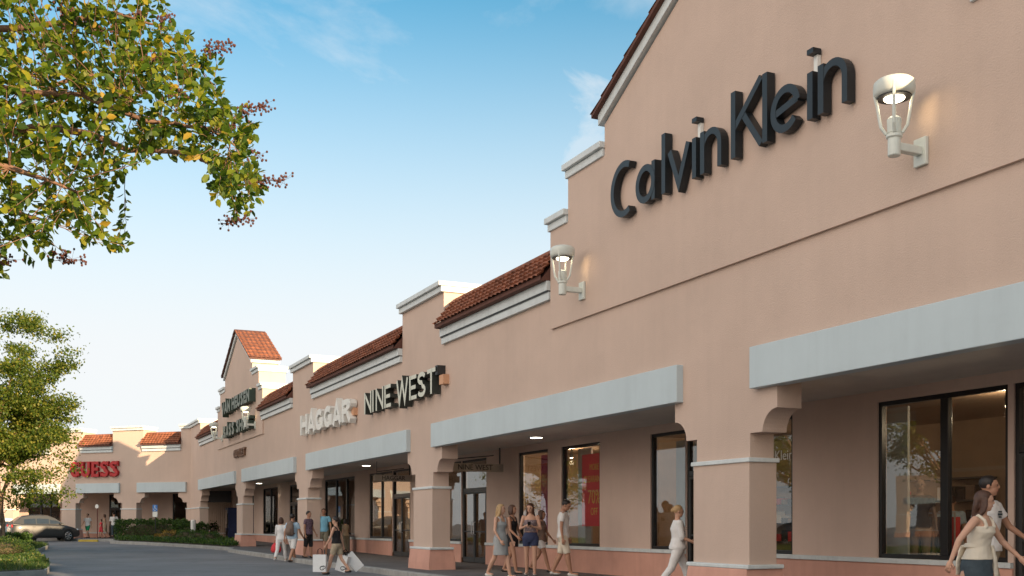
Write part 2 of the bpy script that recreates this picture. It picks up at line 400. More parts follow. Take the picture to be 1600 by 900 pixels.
def shop_front(root, specs, xa, xb, dep, floor_of, seed=0):
    """specs: (x0, x1, kind, mullions) on the back wall; kind window|door. Wall pieces fill the rest."""
    w = MB(); cur = xa
    def low(a_, b_, yb, ys_):
        MB().box((a_, dep - .03, floor_of(a_) - .3), (b_, yb, .72)).build('plinth', M['salmon'], root); MB().box((a_, dep - .07, .72), (b_, ys_, .80)).build('sill_band', M['trim'], root, bevel=.008)
    zt = 3.35
    for x0, x1, kind, mul in sorted(specs) + [(xb, xb, None, ())]:
        if x0 > cur + .005:
            w.box((cur, dep, .30), (x0, dep + .2, zt))
            low(cur, x0, dep + .0, dep + .0)
        if kind == 'window':
            w.box((x0, dep + .002, .30), (x1, dep + .198, .80 - .08)); low(x0, x1, dep, dep + .2)
        cur = max(cur, x1)
    w.box((xa, dep, zt), (xb, dep + .2, SOF + .1))
    w.build('shop_wall', M['stucco_low'], root)
    for x0, x1, kind, mul in specs:
        z0 = .80 if kind == 'window' else floor_of((x0 + x1) / 2) + .02
        fr = MB(); t = .07
        ys = (dep + .03, dep + .13)
        fr.box((x0, ys[0], z0), (x0 + t, ys[1], zt)).box((x1 - t, ys[0], z0), (x1, ys[1], zt))
        fr.box((x0 + t, ys[0], zt - t), (x1 - t, ys[1], zt)).box((x0 + t, ys[0], z0), (x1 - t, ys[1], z0 + t))
        for mx, tw in mul: fr.box((mx - tw / 2, ys[0] + .004, z0 + t), (mx + tw / 2, ys[1] - .004, zt - t))
        if kind == 'door':
            fr.box((x0 + t, ys[0] + .002, 2.36), (x1 - t, ys[1] - .002, 2.47))
        f = fr.build('door_frame' if kind == 'door' else 'window', M['black'], root, bevel=.006)
        gm = MB(); gm.box((x0 + t * .6, dep + .075, z0 + t * .6), (x1 - t * .6, dep + .083, zt - t * .6)); gm.build('glass_pane', M['glass'], f)
        if kind == 'door':
            xm = (x0 + x1) / 2; b0 = floor_of(xm) + .02
            for q0, q1, hx in ((x0 + t, xm - .01, xm - .09), (xm + .01, x1 - t, xm + .09)):
                l = MB(); s = .06
                l.box((q0, dep + .02, b0), (q0 + s, dep + .06, 2.35)).box((q1 - s, dep + .02, b0), (q1, dep + .06, 2.35))
                l.box((q0 + s, dep + .02, 2.35 - s), (q1 - s, dep + .06, 2.35)).box((q0 + s, dep + .02, b0), (q1 - s, dep + .06, b0 + .16)).box((q0 + s, dep + .025, b0 + .93), (q1 - s, dep + .055, b0 + .97))
                lo = l.build('door_leaf', M['dark'], root)
                MB().tube([(hx, dep + .02, b0 + .85), (hx, dep - .04, b0 + .88), (hx, dep - .04, b0 + 1.22), (hx, dep + .02, b0 + 1.25)], .014).build('door_handle', M['rim'], lo)

def shop_room(root, x0, x1, dep, fl, wallm='room'):
    y0, y1, z0, z1 = dep + .22, dep + 4.6, fl + .01, 3.45
    m = MB()
    m.add([(x0, y1, z0), (x1, y1, z0), (x1, y1, z1), (x0, y1, z1)], [(0, 1, 2, 3)])
    m.add([(x0, y0, z0), (x0, y1, z0), (x0, y1, z1), (x0, y0, z1)], [(0, 1, 2, 3)])
    m.add([(x1, y0, z0), (x1, y1, z0), (x1, y1, z1), (x1, y0, z1)], [(3, 2, 1, 0)])
    m.add([(x0, y0, z1), (x1, y0, z1), (x1, y1, z1), (x0, y1, z1)], [(0, 1, 2, 3)])
    m.add([(x0, y0, z0), (x1, y0, z0), (x1, y1, z0), (x0, y1, z0)], [(0, 3, 2, 1)], 1)
    # shelving with folded stock along the back wall
    r = random.Random(int(x0 * 10) & 255)
    x = x0 + .4
    while x < x1 - 1.4:
        for z in (.9, 1.35, 1.8, 2.25): m.box((x, y1 - .45, z), (x + 1.2, y1 - .02, z + .03), 2)
        for z in (.93, 1.38, 1.83):
            q = x + .05
            while q < x + 1.05:
                m.box((q, y1 - .40, z + .003), (q + .2, y1 - .08, z + r.uniform(.08, .3)), r.choice((3, 4, 5, 6))); q += .24
        x += r.uniform(1.5, 2.4)
    m.build('shop_interior', [M[wallm], M['roomfloor'], M['dark'], M['c_white'], M['c_taupe'], M['c_red'], M['c_black']], root)

fl_main = lambda x: ground_z((MAIN @ Vector((x, 1.5, 0))).y) + .15
fl_wing = lambda x: ground_z((WING @ Vector((x, 1.5, 0))).y) + .15

bld = empty('arcade_building', MAIN, 'long salmon stucco shopping arcade with two stepped gables filling the right side', 'building')
X_END = 42.0
tp = [-40.2, -26.8, -13.4, 0.0, 13.58, 27.0, 39.6]
main_piers = sorted([(-(t + 1.4), -t) for t in tp] + [(-CORNER, -52.85)])
main_blocks = [(-16.07, -12.80), (-29.40, -26.20), (-CORNER, -52.80), (11.0, 14.2), (37.5, 40.5)]
arcade_wall(bld, -CORNER, X_END, main_piers, main_blocks, [], fl_main)
for b0, b1 in main_blocks: parapet_block(bld, b0, b1, capped_left=b0 > -56)
for xc in (-.80, -40.70, 26.0): gable(bld, xc)
for a, b in ((-12.80 + .25, -6.60), (-26.20 + .25, -16.07), (-34.90, -29.40), (-52.80 + .25, -46.50), (5.62, 11.0), (14.3, 20.2), (31.9, 37.5)): tile_roof(bld, a - .22, b - .005)
edges = [-(t) for t in tp]
seq = sorted(main_piers)
for (a0, a1), (b0, b1) in zip(seq, seq[1:]): fascia(bld, a1 + .15 if a1 > -52 else a1 - .05, b0 - .40)
# body of the building behind the arcade: soffit, roof deck, back and side walls
d2 = 2.82
off = d2 * math.tan(R(22.5))
m = MB(); m.add([(-CORNER + .0, .44, SOF), (X_END, .44, SOF), (X_END, d2 + .1, SOF), (-CORNER - off, d2 + .1, SOF), (-CORNER - .18, .44, SOF)], [(0, 1, 2, 3, 4)])
m.build('soffit', M['soffit'], bld)
m = MB(); m.box((-CORNER - 1.1, .46, 5.9), (X_END, 24, 6.1)).box((-CORNER - 6, 23.8, 0), (X_END, 24, 6.0)).box((X_END - .2, .5, 0), (X_END, 24, 6.0)); m.build('flat_roof', M['roof'], bld)
main_specs = [
    (-.35, 2.23, 'window', ((1.025, .15),)), (2.33, 4.75, 'door', ()), (4.85, 7.4, 'window', ((6.1, .08),)),
    (-3.88, -2.49, 'window', ()), (-5.93, -3.90, 'door', ()), (-7.35, -5.95, 'window', ()),
    (-11.68, -9.65, 'window', ()), (-14.31, -12.46, 'window', ()),
    (-18.56, -16.58, 'door', ()), (-21.2, -18.60, 'window', ()),
    (-25.45, -23.45, 'door', ()), (-28.37, -25.48, 'window', ((-26.88, .10),)),
    (-35.2, -30.42, 'window', ((-31.76, .14), (-33.38, .14))),
    (-42.1, -40.0, 'door', ()), (-48.6, -44.83, 'window', ((-46.75, .16),)), (-53.6, -51.2, 'window', ()),
]
shop_front(bld, main_specs, -CORNER - off, X_END, d2, fl_main)
for x0, x1 in ((-9.0, 9.0), (-15.5, -9.05), (-22.6, -15.55), (-29.3, -22.7), (-38.0, -29.5), (-50.0, -38.2)):
    shop_room(bld, x0, x1, d2, fl_main((x0 + x1) / 2))
# soffit downlights
for t in (11.1, 25.5, 44.8, -9.0):
    o = MB().lathe([(.16, -.02), (.19, -.02), (.19, .0)], (-t, 1.82, SOF - .004), 20).lathe([(.0, -.012), (.15, -.012)], (-t, 1.82, SOF - .014), 20, 1).build('downlight', [M['trim'], M['downlight']], bld)

wing = empty('arcade_wing_building', WING, 'shorter partly sunlit arcade range closing the far end, carrying the red lettering', 'building')
wp = [(4.15, 5.28), (9.0, 10.1), (14.2, 15.3), (19.3, 20.4), (24.5, 25.6)]
WL = 27.0
wing_piers = sorted([(-b, -a) for a, b in wp]) + [(-.29, 0.0)]
wing_blocks = [(-6.0, -3.60), (-11.1, -8.50), (-17.2, -14.3), (-.72, 0.0)]
arcade_wall(wing, -WL, 0.0, wing_piers, wing_blocks, [], fl_wing)
for b0, b1 in wing_blocks: parapet_block(wing, b0, b1, capped_right=b1 < -.1)
for a, b in ((-3.60, -.72), (-8.50, -6.0), (-14.3, -11.1), (-22, -17.2)): tile_roof(wing, a - .05, b - .005)
sq = sorted(wing_piers)
for (a0, a1), (b0, b1) in zip(sq, sq[1:]): fascia(wing, a1 + .12, b0 - .15 if b0 < -.5 else b0 - .01)
m = MB(); m.add([(-WL, .44, SOF), (0, .44, SOF), (.18, .44, SOF), (off, d2 + .1, SOF), (-WL, d2 + .1, SOF)], [(0, 1, 2, 3, 4)]); m.build('soffit', M['soffit'], wing)
MB().box((-WL, .46, 5.92), (.5, 14, 6.08)).build('flat_roof', M['roof'], wing)
wing_specs = [(-3.55, -1.75, 'window', ()), (-8.72, -7.75, 'door', ()), (-15.7, -12.9, 'window', ((-13.75, .14), (-14.6, .14))), (-21, -17.7, 'window', ((-19, .1),))]
shop_front(wing, wing_specs, -WL, off, d2, fl_wing)
for x0, x1 in ((-6, -.2), (-11.5, -6.1), (-22.5, -11.7)): shop_room(wing, x0, x1, d2, fl_wing((x0 + x1) / 2))
m = MB()     # corrugated tan shutter with a dark recess above, in the inner corner
for k in range(26): m.box((-.95 + k * .075, d2 - .06 - .02 * (k % 2), fl_wing(0) + .01), (-.95 + k * .075 + .073, d2 - .034, 2.75))
m.box((-1.0, d2 - .05, 2.76), (1.05, d2 - .034, 3.5), 1); m.build('roller_shutter', [M['panel'], M['dark']], wing)

# the matching range across the car park, out of frame but mirrored in the shop glass
OPP = frame(*PM(0, -66).to_2d(), math.atan2(.9089, -.4171))
opp = empty('arcade_building', OPP, 'sunlit arcade range across the car park, seen only mirrored in shop windows', 'building')
op = sorted((t, t + 1.4) for t in (-24, -10.6, 2.8, 16.2, 29.6, 43, 56.4, 69.8))
arcade_wall(opp, -24.0, 71.2, op, [(1.8, 5.2), (28.6, 32.0), (55.4, 58.8)], [], lambda x: .15)
for a, b in ((1.8, 5.2), (28.6, 32.0), (55.4, 58.8)): parapet_block(opp, a, b)
gable(opp, 16.9); gable(opp, 43.7)
for a, b in ((5.2, 11.1), (22.7, 28.6), (32.0, 37.9), (49.5, 55.4)): tile_roof(opp, a, b)
for (a0, a1), (b0, b1) in zip(op, op[1:]): fascia(opp, a1 + .15, b0 - .3)
shop_front(opp, [(q, q + 4.0, 'window', ((q + 2, .1),)) for q in (-7, 6.5, 19, 33, 46, 60)], -24, 71.2, d2, lambda x: .15)
MB().box((-24, .46, 5.9), (71.2, 14, 6.1)).box((-24, 3.4, .1), (71.2, 3.6, 5.9)).build('flat_roof', M['roof'], opp)

# ------------------------------------------------------------------ letters made of mitred ribbons
def arc(cx, cy, rx, ry, a0, a1, n=14): return [(cx + rx * math.cos(R(a0 + (a1 - a0) * k / n)), cy + ry * math.sin(R(a0 + (a1 - a0) * k / n))) for k in range(n + 1)]
def ribbon(mb, pts, w, y0, y1, sx, sz, ox, oz, mf=0, ms=1):
    """stroke with miter joints in the x-z plane, front at y0, back at y1"""
    P = [Vector((ox + x * sx, oz + z * sz)) for x, z in pts]; n = len(P); A = []; B = []
    for i in range(n):
        d0 = (P[i] - P[i - 1]).normalized() if i else None; d1 = (P[i + 1] - P[i]).normalized() if i < n - 1 else None
        if d0 is None: d0 = d1
        if d1 is None: d1 = d0
        n0 = Vector((-d0.y, d0.x)); n1 = Vector((-d1.y, d1.x)); mm = (n0 + n1)
        mm = mm.normalized() if mm.length > 1e-6 else n0
        k = w / 2 / max(.35, mm.dot(n0)); A.append(P[i] + mm * k); B.append(P[i] - mm * k)
    for i in range(n - 1):
        q = [A[i], A[i + 1], B[i + 1], B[i]]
        f = [(p.x, y0, p.y) for p in q]; b = [(p.x, y1, p.y) for p in q]
        mb.add(f, [(0, 1, 2, 3)], mf); mb.add(b, [(3, 2, 1, 0)], ms)
        mb.add([f[0], f[1], b[1], b[0]], [(0, 1, 2, 3)], ms); mb.add([f[3], f[2], b[2], b[3]], [(3, 2, 1, 0)], ms)
        if i == 0: mb.add([f[0], f[3], b[3], b[0]], [(0, 3, 2, 1)][::1], ms)
        if i == n - 2: mb.add([f[1], f[2], b[2], b[1]], [(0, 1, 2, 3)], ms)

# glyphs in a unit box (x 0..1, z 0..1); strokes listed as centre lines inset by h = half stroke in box units
def glyph(ch, hx, hz):
    a, b, c, d = hx, 1 - hx, hz, 1 - hz; mx, mz = .5, .5
    G = {
        'N': [[(a, 0), (a, 1)], [(b, 0), (b, 1)], [(a, 1 - hz), (b, hz)]],
        'I': [[(mx, 0), (mx, 1)]],
        'E': [[(a, 0), (a, 1)], [(a, d), (1, d)], [(a, mz), (.88, mz)], [(a, c), (1, c)]],
        'W': [[(a * .7, 1), (.27, c * .6), (.5, .92), (.73, c * .6), (1 - a * .7, 1)]],
        'S': [arc(mx, .745, mx - hx, .255 - hz, 15, 270, 14)[0:] + arc(mx, .255, mx - hx, .255 - hz, 90, -165, 14)[1:]],
        'T': [[(mx, 0), (mx, 1)], [(0, d), (1, d)]],
        'H': [[(a, 0), (a, 1)], [(b, 0), (b, 1)], [(a, mz), (b, mz)]],
        'A': [[(a * .6, 0), (mx, 1 - hz * .4), (1 - a * .6, 0)], [(.22, .30), (.78, .30)]],
        'G': [arc(mx, mz, mx - hx, mz - hz, 42, 330, 22), [(b, .08), (b, .46)], [(mx, .46), (1, .46)]],
        'R': [[(a, 0), (a, 1)], [(a, d), (.55, d)] + arc(.55, .74, .45 - hx, .26 - hz, 80, -80, 10) + [(.55, .48 + hz * 0), (a, .48)], [(.5, .46), (b, 0)]],
        'U': [[(a, 1), (a, .36)] + arc(mx, .36, mx - hx, .36 - hz, 190, 350, 12) + [(b, .36), (b, 1)]],
        'V': [[(a * .7, 1), (mx, c * .6), (1 - a * .7, 1)]],
        'B': [[(a, 0), (a, 1)], [(a, d), (.5, d)] + arc(.5, .75, .42 - hx, .25 - hz, 80, -80, 8) + [(a, .5)], [(a, .5), (.5, .5)] + arc(.5, .25, .5 - hx, .25 - hz, 80, -80, 8) + [(a, c)]],
        'O': [arc(mx, mz, mx - hx, mz - hz, 90, 450, 26)],
        'L': [[(a, 0), (a, 1)], [(a, c), (1, c)]],
        # lower-case shapes of the light geometric sign, already scaled inside their own box
        'C': [arc(.56, mz, .56 - hx, mz - hz, 62, 298, 24)],
        'K': [[(a, 0), (a, 1)], [(a * 1.3, .44), (b, 1 - hz * .3)], [(.36, .60), (b, 0 + hz * .3)]],
        'a': [arc(.5, .5, .5 - hx, .5 - hz, 90, 450, 26), [(b, 0), (b, 1)]],
        'l': [[(mx, 0), (mx, 1)]],
        'v': [[(a * .7, 1), (mx, c * .6), (1 - a * .7, 1)]],
        'i': [[(mx, 0), (mx, 1)]],
        'n': [[(a, 0), (a, 1)], [(a, .50)] + arc(.5, .5 if False else .56, .5 - hx, .44 - hz, 175, 5, 14) + [(b, .5), (b, 0)]],
        'e': [arc(.5, .5, .5 - hx, .5 - hz, -42, -352, 26)[::-1], [(hx, .46), (b, .60)]],
    }
    return G[ch]

def letter(root, ch, x, w, z, h, st, y0, y1, mats, serif=False):
    mb = MB()
    for k, s in enumerate(glyph(ch, st / 2 / w, st / 2 / h)):
        ribbon(mb, s, st * (.92 if k and ch not in 'NHU' else 1), y0 + .004 * k, y1, w, h, x, z)
    if serif:
        a = st * .5
        ft = {'U': [(a, 1), (w - a, 1)], 'E': [(a, 0), (a, 1)], 'G': [(w - a, .46)], 'S': []}[ch]
        for q, zz in ft:
            zc = z + zz * h; hh = st * .30; e = st * .85
            mb.box((x + q - e, y0 + .008, zc - (hh if zz > .6 else 0)), (x + q + e, y1, zc + (0 if zz > .6 else hh)), 0)
        if ch == 'E':
            for zz in (0, 1): mb.box((x + w - st * .32, y0 + .010, z + (0 if zz == 0 else h * .68)), (x + w, y1, z + (h * .32 if zz == 0 else h)), 0)
            mb.box((x + w * .80, y0 + .012, z + h * .38), (x + w * .80 + st * .25, y1, z + h * .62), 0)
        if ch == 'S':
            mb.box((x + w - st * .33, y0 + .010, z + h * .68), (x + w, y1, z + h), 0); mb.box((x, y0 + .010, z), (x + st * .33, y1, z + h * .32), 0)
        if ch == 'G': mb.box((x + w - st * .33, y0 + .010, z + h * .68), (x + w, y1, z + h), 0)
    o = mb.build('letter', mats, root); return o

def word(root, text, x0, x1, z, h, st, y0, y1, mats, widths=None, gap=.16, serif=False):
    ws = [{'I': .30, ' ': .42, 'W': 1.35, 'E': .78, 'L': .75, 'S': .85, 'T': .85}.get(c, 1.0) for c in text]
    tot = sum(ws) + gap * (len(text) - 1); k = (x1 - x0) / tot; x = x0
    for c, w in zip(text, ws):
        if c != ' ':
            if c == 'I': letter(root, c, x, st, z, h, st, y0, y1, mats)
            else: letter(root, c, x, w * k, z, h, st, y0, y1, mats, serif)
        x += (w + gap) * k

def px_t(px, d):      # façade station seen at a given column of the survey photograph
    m = (px - 800) / 1700.0; return (3.584 + .9089 * d - (16.38 + .4171 * d) * m) / (.9089 * m + .4171)

s = empty('channel_letter_sign', MAIN, 'large charcoal lettering in thin rounded strokes on the nearest gable between the two lamps', 'sign')
mats = [M['letter_black'], M['letter_black']]
ck = [('C', 955, 992, 6.82, .99), ('a', 994, 1024, 6.87, .66), ('l', 1033, 1042, 6.87, 1.0), ('v', 1045, 1078, 6.87, .64), ('i', 1081, 1090, 6.87, .64), ('n', 1095, 1128, 6.87, .66),
      ('K', 1143, 1193, 6.87, 1.0), ('l', 1191, 1201, 6.87, 1.0), ('e', 1205, 1251, 6.87, .66), ('i', 1261, 1272, 6.87, .64), ('n', 1279, 1325, 6.87, .66)]
for ch, p0, p1, z, h in ck:
    x0, x1 = -px_t(p0, -.20), -px_t(p1, -.20); w = x1 - x0
    if ch in 'li': xm = (x0 + x1) / 2; x0, w = xm - .055, .11
    o = letter(s, ch, x0, w, z, h, .112, -.215, -.075, mats)
    if ch == 'i':
        MB().box((x0 - .005, -.215, 7.76), (x0 + .125, -.075, 7.83)).build('dot', M['letter_black'], o)
        MB().box((x0 + .025, -.12, 7.51), (x0 + .10, -.06, 7.755)).build('dot_bracket', M['letter_white'], o)
s = empty('channel_letter_sign', MAIN, 'two word sign in cream capitals with black returns right of the white letters', 'sign')
word(s, 'NINE WEST', -px_t(569, -.26), -px_t(680, -.26), 4.72, .66, .115, -.26, -.03, [M['letter_cream'], M['letter_dark']])
MB().box((-12.86, -.22, 5.18), (-12.68, 0, 5.42)).build('transformer_box', M['dark'], s)
MB().box((-12.72, -.16, 4.92), (-12.42, 0, 5.16)).build('junction_box', M['boxorange'], s)
s = empty('channel_letter_sign', MAIN, 'thick all white capitals over the passage between two arcade piers, left of the cream letters', 'sign')
word(s, 'HAGGAR', -px_t(469, -.26), -px_t(547, -.26), 4.68, .74, .20, -.26, -.03, [M['letter_white'], M['letter_white']])
MB().box((-20.75, -.14, 4.86), (-20.5, 0, 5.10)).build('junction_box', M['boxorange'], s)
s = empty('channel_letter_sign', MAIN, 'dark green lettering, upper line on the far gable', 'sign')
word(s, 'VAN HEUSEN', -px_t(346, -.36), -px_t(389, -.36), 6.93, .60, .17, -.36, -.06, [M['letter_face'], M['letter_green']])
s = empty('channel_letter_sign', MAIN, 'dark green lettering, lower line on the far gable just behind a lamp', 'sign')
word(s, 'BASS SHOE', -px_t(348, -.36), -px_t(388, -.36), 5.72, .60, .17, -.36, -.06, [M['letter_face'], M['letter_green']])
s = empty('channel_letter_sign', MAIN, 'small brown one word lettering beneath the two green lines', 'sign')
word(s, 'OUTLET', -px_t(365, -.1), -px_t(382, -.1), 4.62, .40, .10, -.12, -.01, [M['letter_brown'], M['letter_brown']])
s = empty('channel_letter_sign', WING, 'red slab serif lettering on the sunlit wing above a pale fascia', 'sign')
word(s, 'GUESS', -9.25, -5.45, 4.40, 1.0, .20, -.22, -.02, [M['letter_red'], M['letter_red']], serif=True, gap=.2)

def text_mesh(txt, size, m, parent, loc, rot, depth=.006, name='lettering', align='CENTER', sx=1.0):
    cu = bpy.data.curves.new('txt', 'FONT'); cu.body = txt; cu.size = size; cu.extrude = depth; cu.align_x = align; cu.align_y = 'CENTER'; cu.resolution_u = 3
    t = bpy.data.objects.new('txt', cu); C.objects.link(t); bpy.context.view_layer.update()
    me = bpy.data.meshes.new_from_object(t.evaluated_get(bpy.context.evaluated_depsgraph_get())); bpy.data.objects.remove(t)
    me.materials.clear(); me.materials.append(m)
    o = bpy.data.objects.new(name, me); C.objects.link(o); o.parent = parent; o.location = loc; o.rotation_euler = rot; o.scale = (sx, 1, 1)
    return o

# hanging blade signs under the soffit, perpendicular to the façade
def blade_sign(t, y0, y1, z0, z1, txt, label):
    r = empty('hanging_sign', MAIN @ Matrix.Translation((-t, 0, 0)), label, 'sign')
    MB().box((-.03, y0, z0), (.03, y1, z1)).build('board', M['signboard'], r, bevel=.006)
    MB().tube([(0, y1 - .1, z1), (0, y1 - .1, SOF)], .022).tube([(0, y0 + .1, z1), (0, y0 + .1, z1 + .1), (0, y1 - .3, z1 + .24)], .014).tube([(0, y0 + .1, z1), (0, y0 + .1, SOF)], .012).build('bracket', M['dark'], r)
    text_mesh(txt, (z1 - z0) * .95, M['dark'], r, (.036, (y0 + y1) / 2, (z0 + z1) / 2), (R(90), 0, R(90)), sx=.95)
blade_sign(15.1, .95, 2.70, 2.84, 3.07, 'NINE WEST', 'beige board with dark capitals hanging near the glass doors behind the strolling women')
blade_sign(22.9, 1.3, 2.7, 2.84, 3.07, 'HAGGAR', 'smaller looking beige board hanging under the soffit left of the second pier')
r = empty('window_lettering', MAIN @ Matrix.Translation((3.2, d2 + .07, 2.62)), 'white lettering decal on the narrow shop window right behind the nearest pier', 'sign')
text_mesh('Calvin Klein', .26, M['letter_white'], r, (-.0, 0, 0), (R(90), 0, 0), depth=.002)
r.location = MAIN @ Vector((-3.18, d2 + .066, 2.62))

# ------------------------------------------------------------------ gable lamps
def lamp_proto(t, label):
    r = empty('wall_lamp', MAIN @ Matrix.Translation((-t, -.055, 5.86)), label, 'wall lamp', 'white uplight lamps on the gables')
    MB().box((-.10, -.05, -.17), (.10, .0, .17)).build('wall_plate', M['lampwhite'], r, bevel=.01)
    MB().box((-.05, -.44, -.045), (.05, -.05, .055)).build('arm', M['lampwhite'], r, bevel=.012)
    MB().lathe([(.065, -.11), (.075, -.10), (.075, .10), (.095, .115), (.095, .15), (.07, .16), (.08, .17), (.085, .33), (.06, .36), (0, .36)], (0, -.45, 0), 20).build('stem_cup', M['lampwhite'], r, smooth=False)
    for k in range(4):
        a = PI / 4 + k * PI / 2
        pts = [(r_ * math.cos(a), -.45 + r_ * math.sin(a), z) for r_, z in ((.09, .16), (.15, .25), (.17, .36), (.195, .52), (.22, .62), (.225, .72))]
        MB().tube(pts, .020, .018, n=6).build('strut', M['lampwhite'], r)
    MB().lathe([(.15, .60), (.21, .60), (.235, .64), (.24, .72), (.235, .77), (.20, .80), (.12, .825), (0, .83)], (0, -.45, 0), 28).build('cap', M['lampwhite'], r, smooth=True)
    MB().lathe([(.19, .585), (.20, .585), (.20, .61), (.19, .61)], (0, -.45, 0), 24).build('bezel_ring', M['dark'], r)
    MB().ell((0, -.45, .585), (.125, .125, .045), 16).build('bulb', M['bulb'], r, smooth=True)
    return r
lp = lamp_proto(5.17, 'lit white bracket lamp at the left end of the nearest gable')
for t, lb in ((-3.47, 'lit white bracket lamp nearest the camera, right of the charcoal letters'), (36.43, 'white bracket lamp on the right edge of the far gable'), (44.97, 'white bracket lamp on the left edge of the far gable')):
    c = copy_tree(lp); c.matrix_world = MAIN @ Matrix.Translation((-t, -.055, 5.86)); c['label'] = lb
for t in (5.17, -3.47, 36.43, 44.97):
    ld = bpy.data.lights.new('lamp_light', 'SPOT'); ld.energy = 4; ld.color = (1, .76, .42); ld.shadow_soft_size = .05; ld.spot_size = R(78); ld.spot_blend = 1.0
    lo = bpy.data.objects.new('lamp_light', ld); C.objects.link(lo)
    lo.matrix_world = MAIN @ Matrix.Translation((-t + .05, -.50, 6.40)) @ Vector((.28, 1, -.18)).to_track_quat('-Z', 'Y').to_matrix().to_4x4()

# ------------------------------------------------------------------ ground
def ground_sheet(name, poly_xy, z_off, m, step=None, kind='structure'):
    bm = bmesh.new(); f = bm.faces.new([bm.verts.new((x, y, 0)) for x, y in poly_xy])
    ys = [38, 42, 46, 50, 54, 57, 60, 64, 68, 71, 74]
    for y in ys: bmesh.ops.bisect_plane(bm, geom=bm.verts[:] + bm.edges[:] + bm.faces[:], plane_co=(0, y, 0), plane_no=(0, 1, 0))
    for v in bm.verts: v.co.z = ground_z(v.co.y) + z_off
    me = bpy.data.meshes.new(name); bm.to_mesh(me); bm.free(); me.materials.append(m)
    o = bpy.data.objects.new(name, me); C.objects.link(o); o['kind'] = kind
    if me.polygons[0].normal.z < 0: me.flip_normals()
    return o
big = 900
ground_sheet('parking_road', [(-big, -200), (big, -200), (big, big), (-big, big)], 0, M['asphalt'])
def slab(name, poly, h, m, kind='structure', parent=None):
    """raised slab that follows the ground: top face plus skirts"""
    mb = MB(); n = len(poly); P = []
    for i in range(n):
        a = Vector(poly[i]); b = Vector(poly[(i + 1) % n]); k = max(1, int((b - a).length / 3))
        for j in range(k): P.append(a.lerp(b, j / k))
    bm = bmesh.new()
    top = [bm.verts.new((p.x, p.y, ground_z(p.y) + h)) for p in P]; bot = [bm.verts.new((p.x, p.y, ground_z(p.y) - .05)) for p in P]
    f = bm.faces.new(top); N = len(P)
    for i in range(N): bm.faces.new((top[i], bot[i], bot[(i + 1) % N], top[(i + 1) % N]))
    bmesh.ops.triangulate(bm, faces=[f]); bmesh.ops.recalc_face_normals(bm, faces=bm.faces)
    me = bpy.data.meshes.new(name); bm.to_mesh(me); bm.free(); me.materials.append(m)
    o = bpy.data.objects.new(name, me); C.objects.link(o)
    if kind: o['kind'] = kind
    return o
def strip(pts, w):
    """offset polygon: a closed band of width w along pts, on the left-hand side"""
    P = [Vector(p) for p in pts]; out = []
    for i, p in enumerate(P):
        d = (P[min(i + 1, len(P) - 1)] - P[max(i - 1, 0)]).normalized(); out.append(p + Vector((-d.y, d.x)) * w)
    return P, out
# kerb line: along the main arcade, then bending round the planted island to the wing
KD = -1.05
kl = [PM(-38, KD).to_2d(), PM(0, KD).to_2d(), PM(14, KD).to_2d(), PM(28, KD - .05).to_2d(), PM(36, KD - .3).to_2d(), Vector((-13.0, 50.3)), Vector((-14.8, 53.0)), Vector((-17.2, 56.3)), Vector((-20.3, 60.0)), Vector((-22.6, 62.4)), Vector((-23.4, 63.4)), Vector((-23.5, 64.6)), Vector((-23.2, 65.8)), Vector((-24.2, 67.6)), Vector((-26.0, 68.2)), PW(11, -1.4).to_2d(), PW(26.8, -1.4).to_2d()]
inner, outer = kl, None
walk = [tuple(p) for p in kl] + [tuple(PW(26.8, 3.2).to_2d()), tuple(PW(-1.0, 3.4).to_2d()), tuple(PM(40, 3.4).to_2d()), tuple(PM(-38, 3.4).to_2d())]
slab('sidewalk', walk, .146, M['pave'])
def kerb(pts, name='kerb', h=.15, w=.16):
    P = []
    for a, b in zip(pts, pts[1:]):
        k = max(1, int((b - a).length / 2))
        P += [a.lerp(b, j / k) for j in range(k)]
    P.append(pts[-1]); _, Q = strip(P, -w); _, P2 = strip(P, .02); mb = MB(); vs = []; fs = []
    for a, q in zip(P2, Q):
        g = ground_z(a.y); vs += [(a.x, a.y, g - .03), (a.x, a.y, g + h - .015), (a.x + (q.x - a.x) * .12, a.y + (q.y - a.y) * .12, g + h + .004), (q.x, q.y, g + h + .004), (q.x, q.y, g - .03)]
    for i in range(len(P2) - 1):
        for k in range(4): fs.append((i * 5 + k, i * 5 + k + 1, i * 5 + 5 + k + 1, i * 5 + 5 + k))
    fs += [(0, 1, 2, 3, 4), tuple((len(P2) - 1) * 5 + k for k in (4, 3, 2, 1, 0))]
    o = mb.add(vs, fs).build(name, M['kerb']); o['kind'] = 'structure'; return o
kerb(kl)

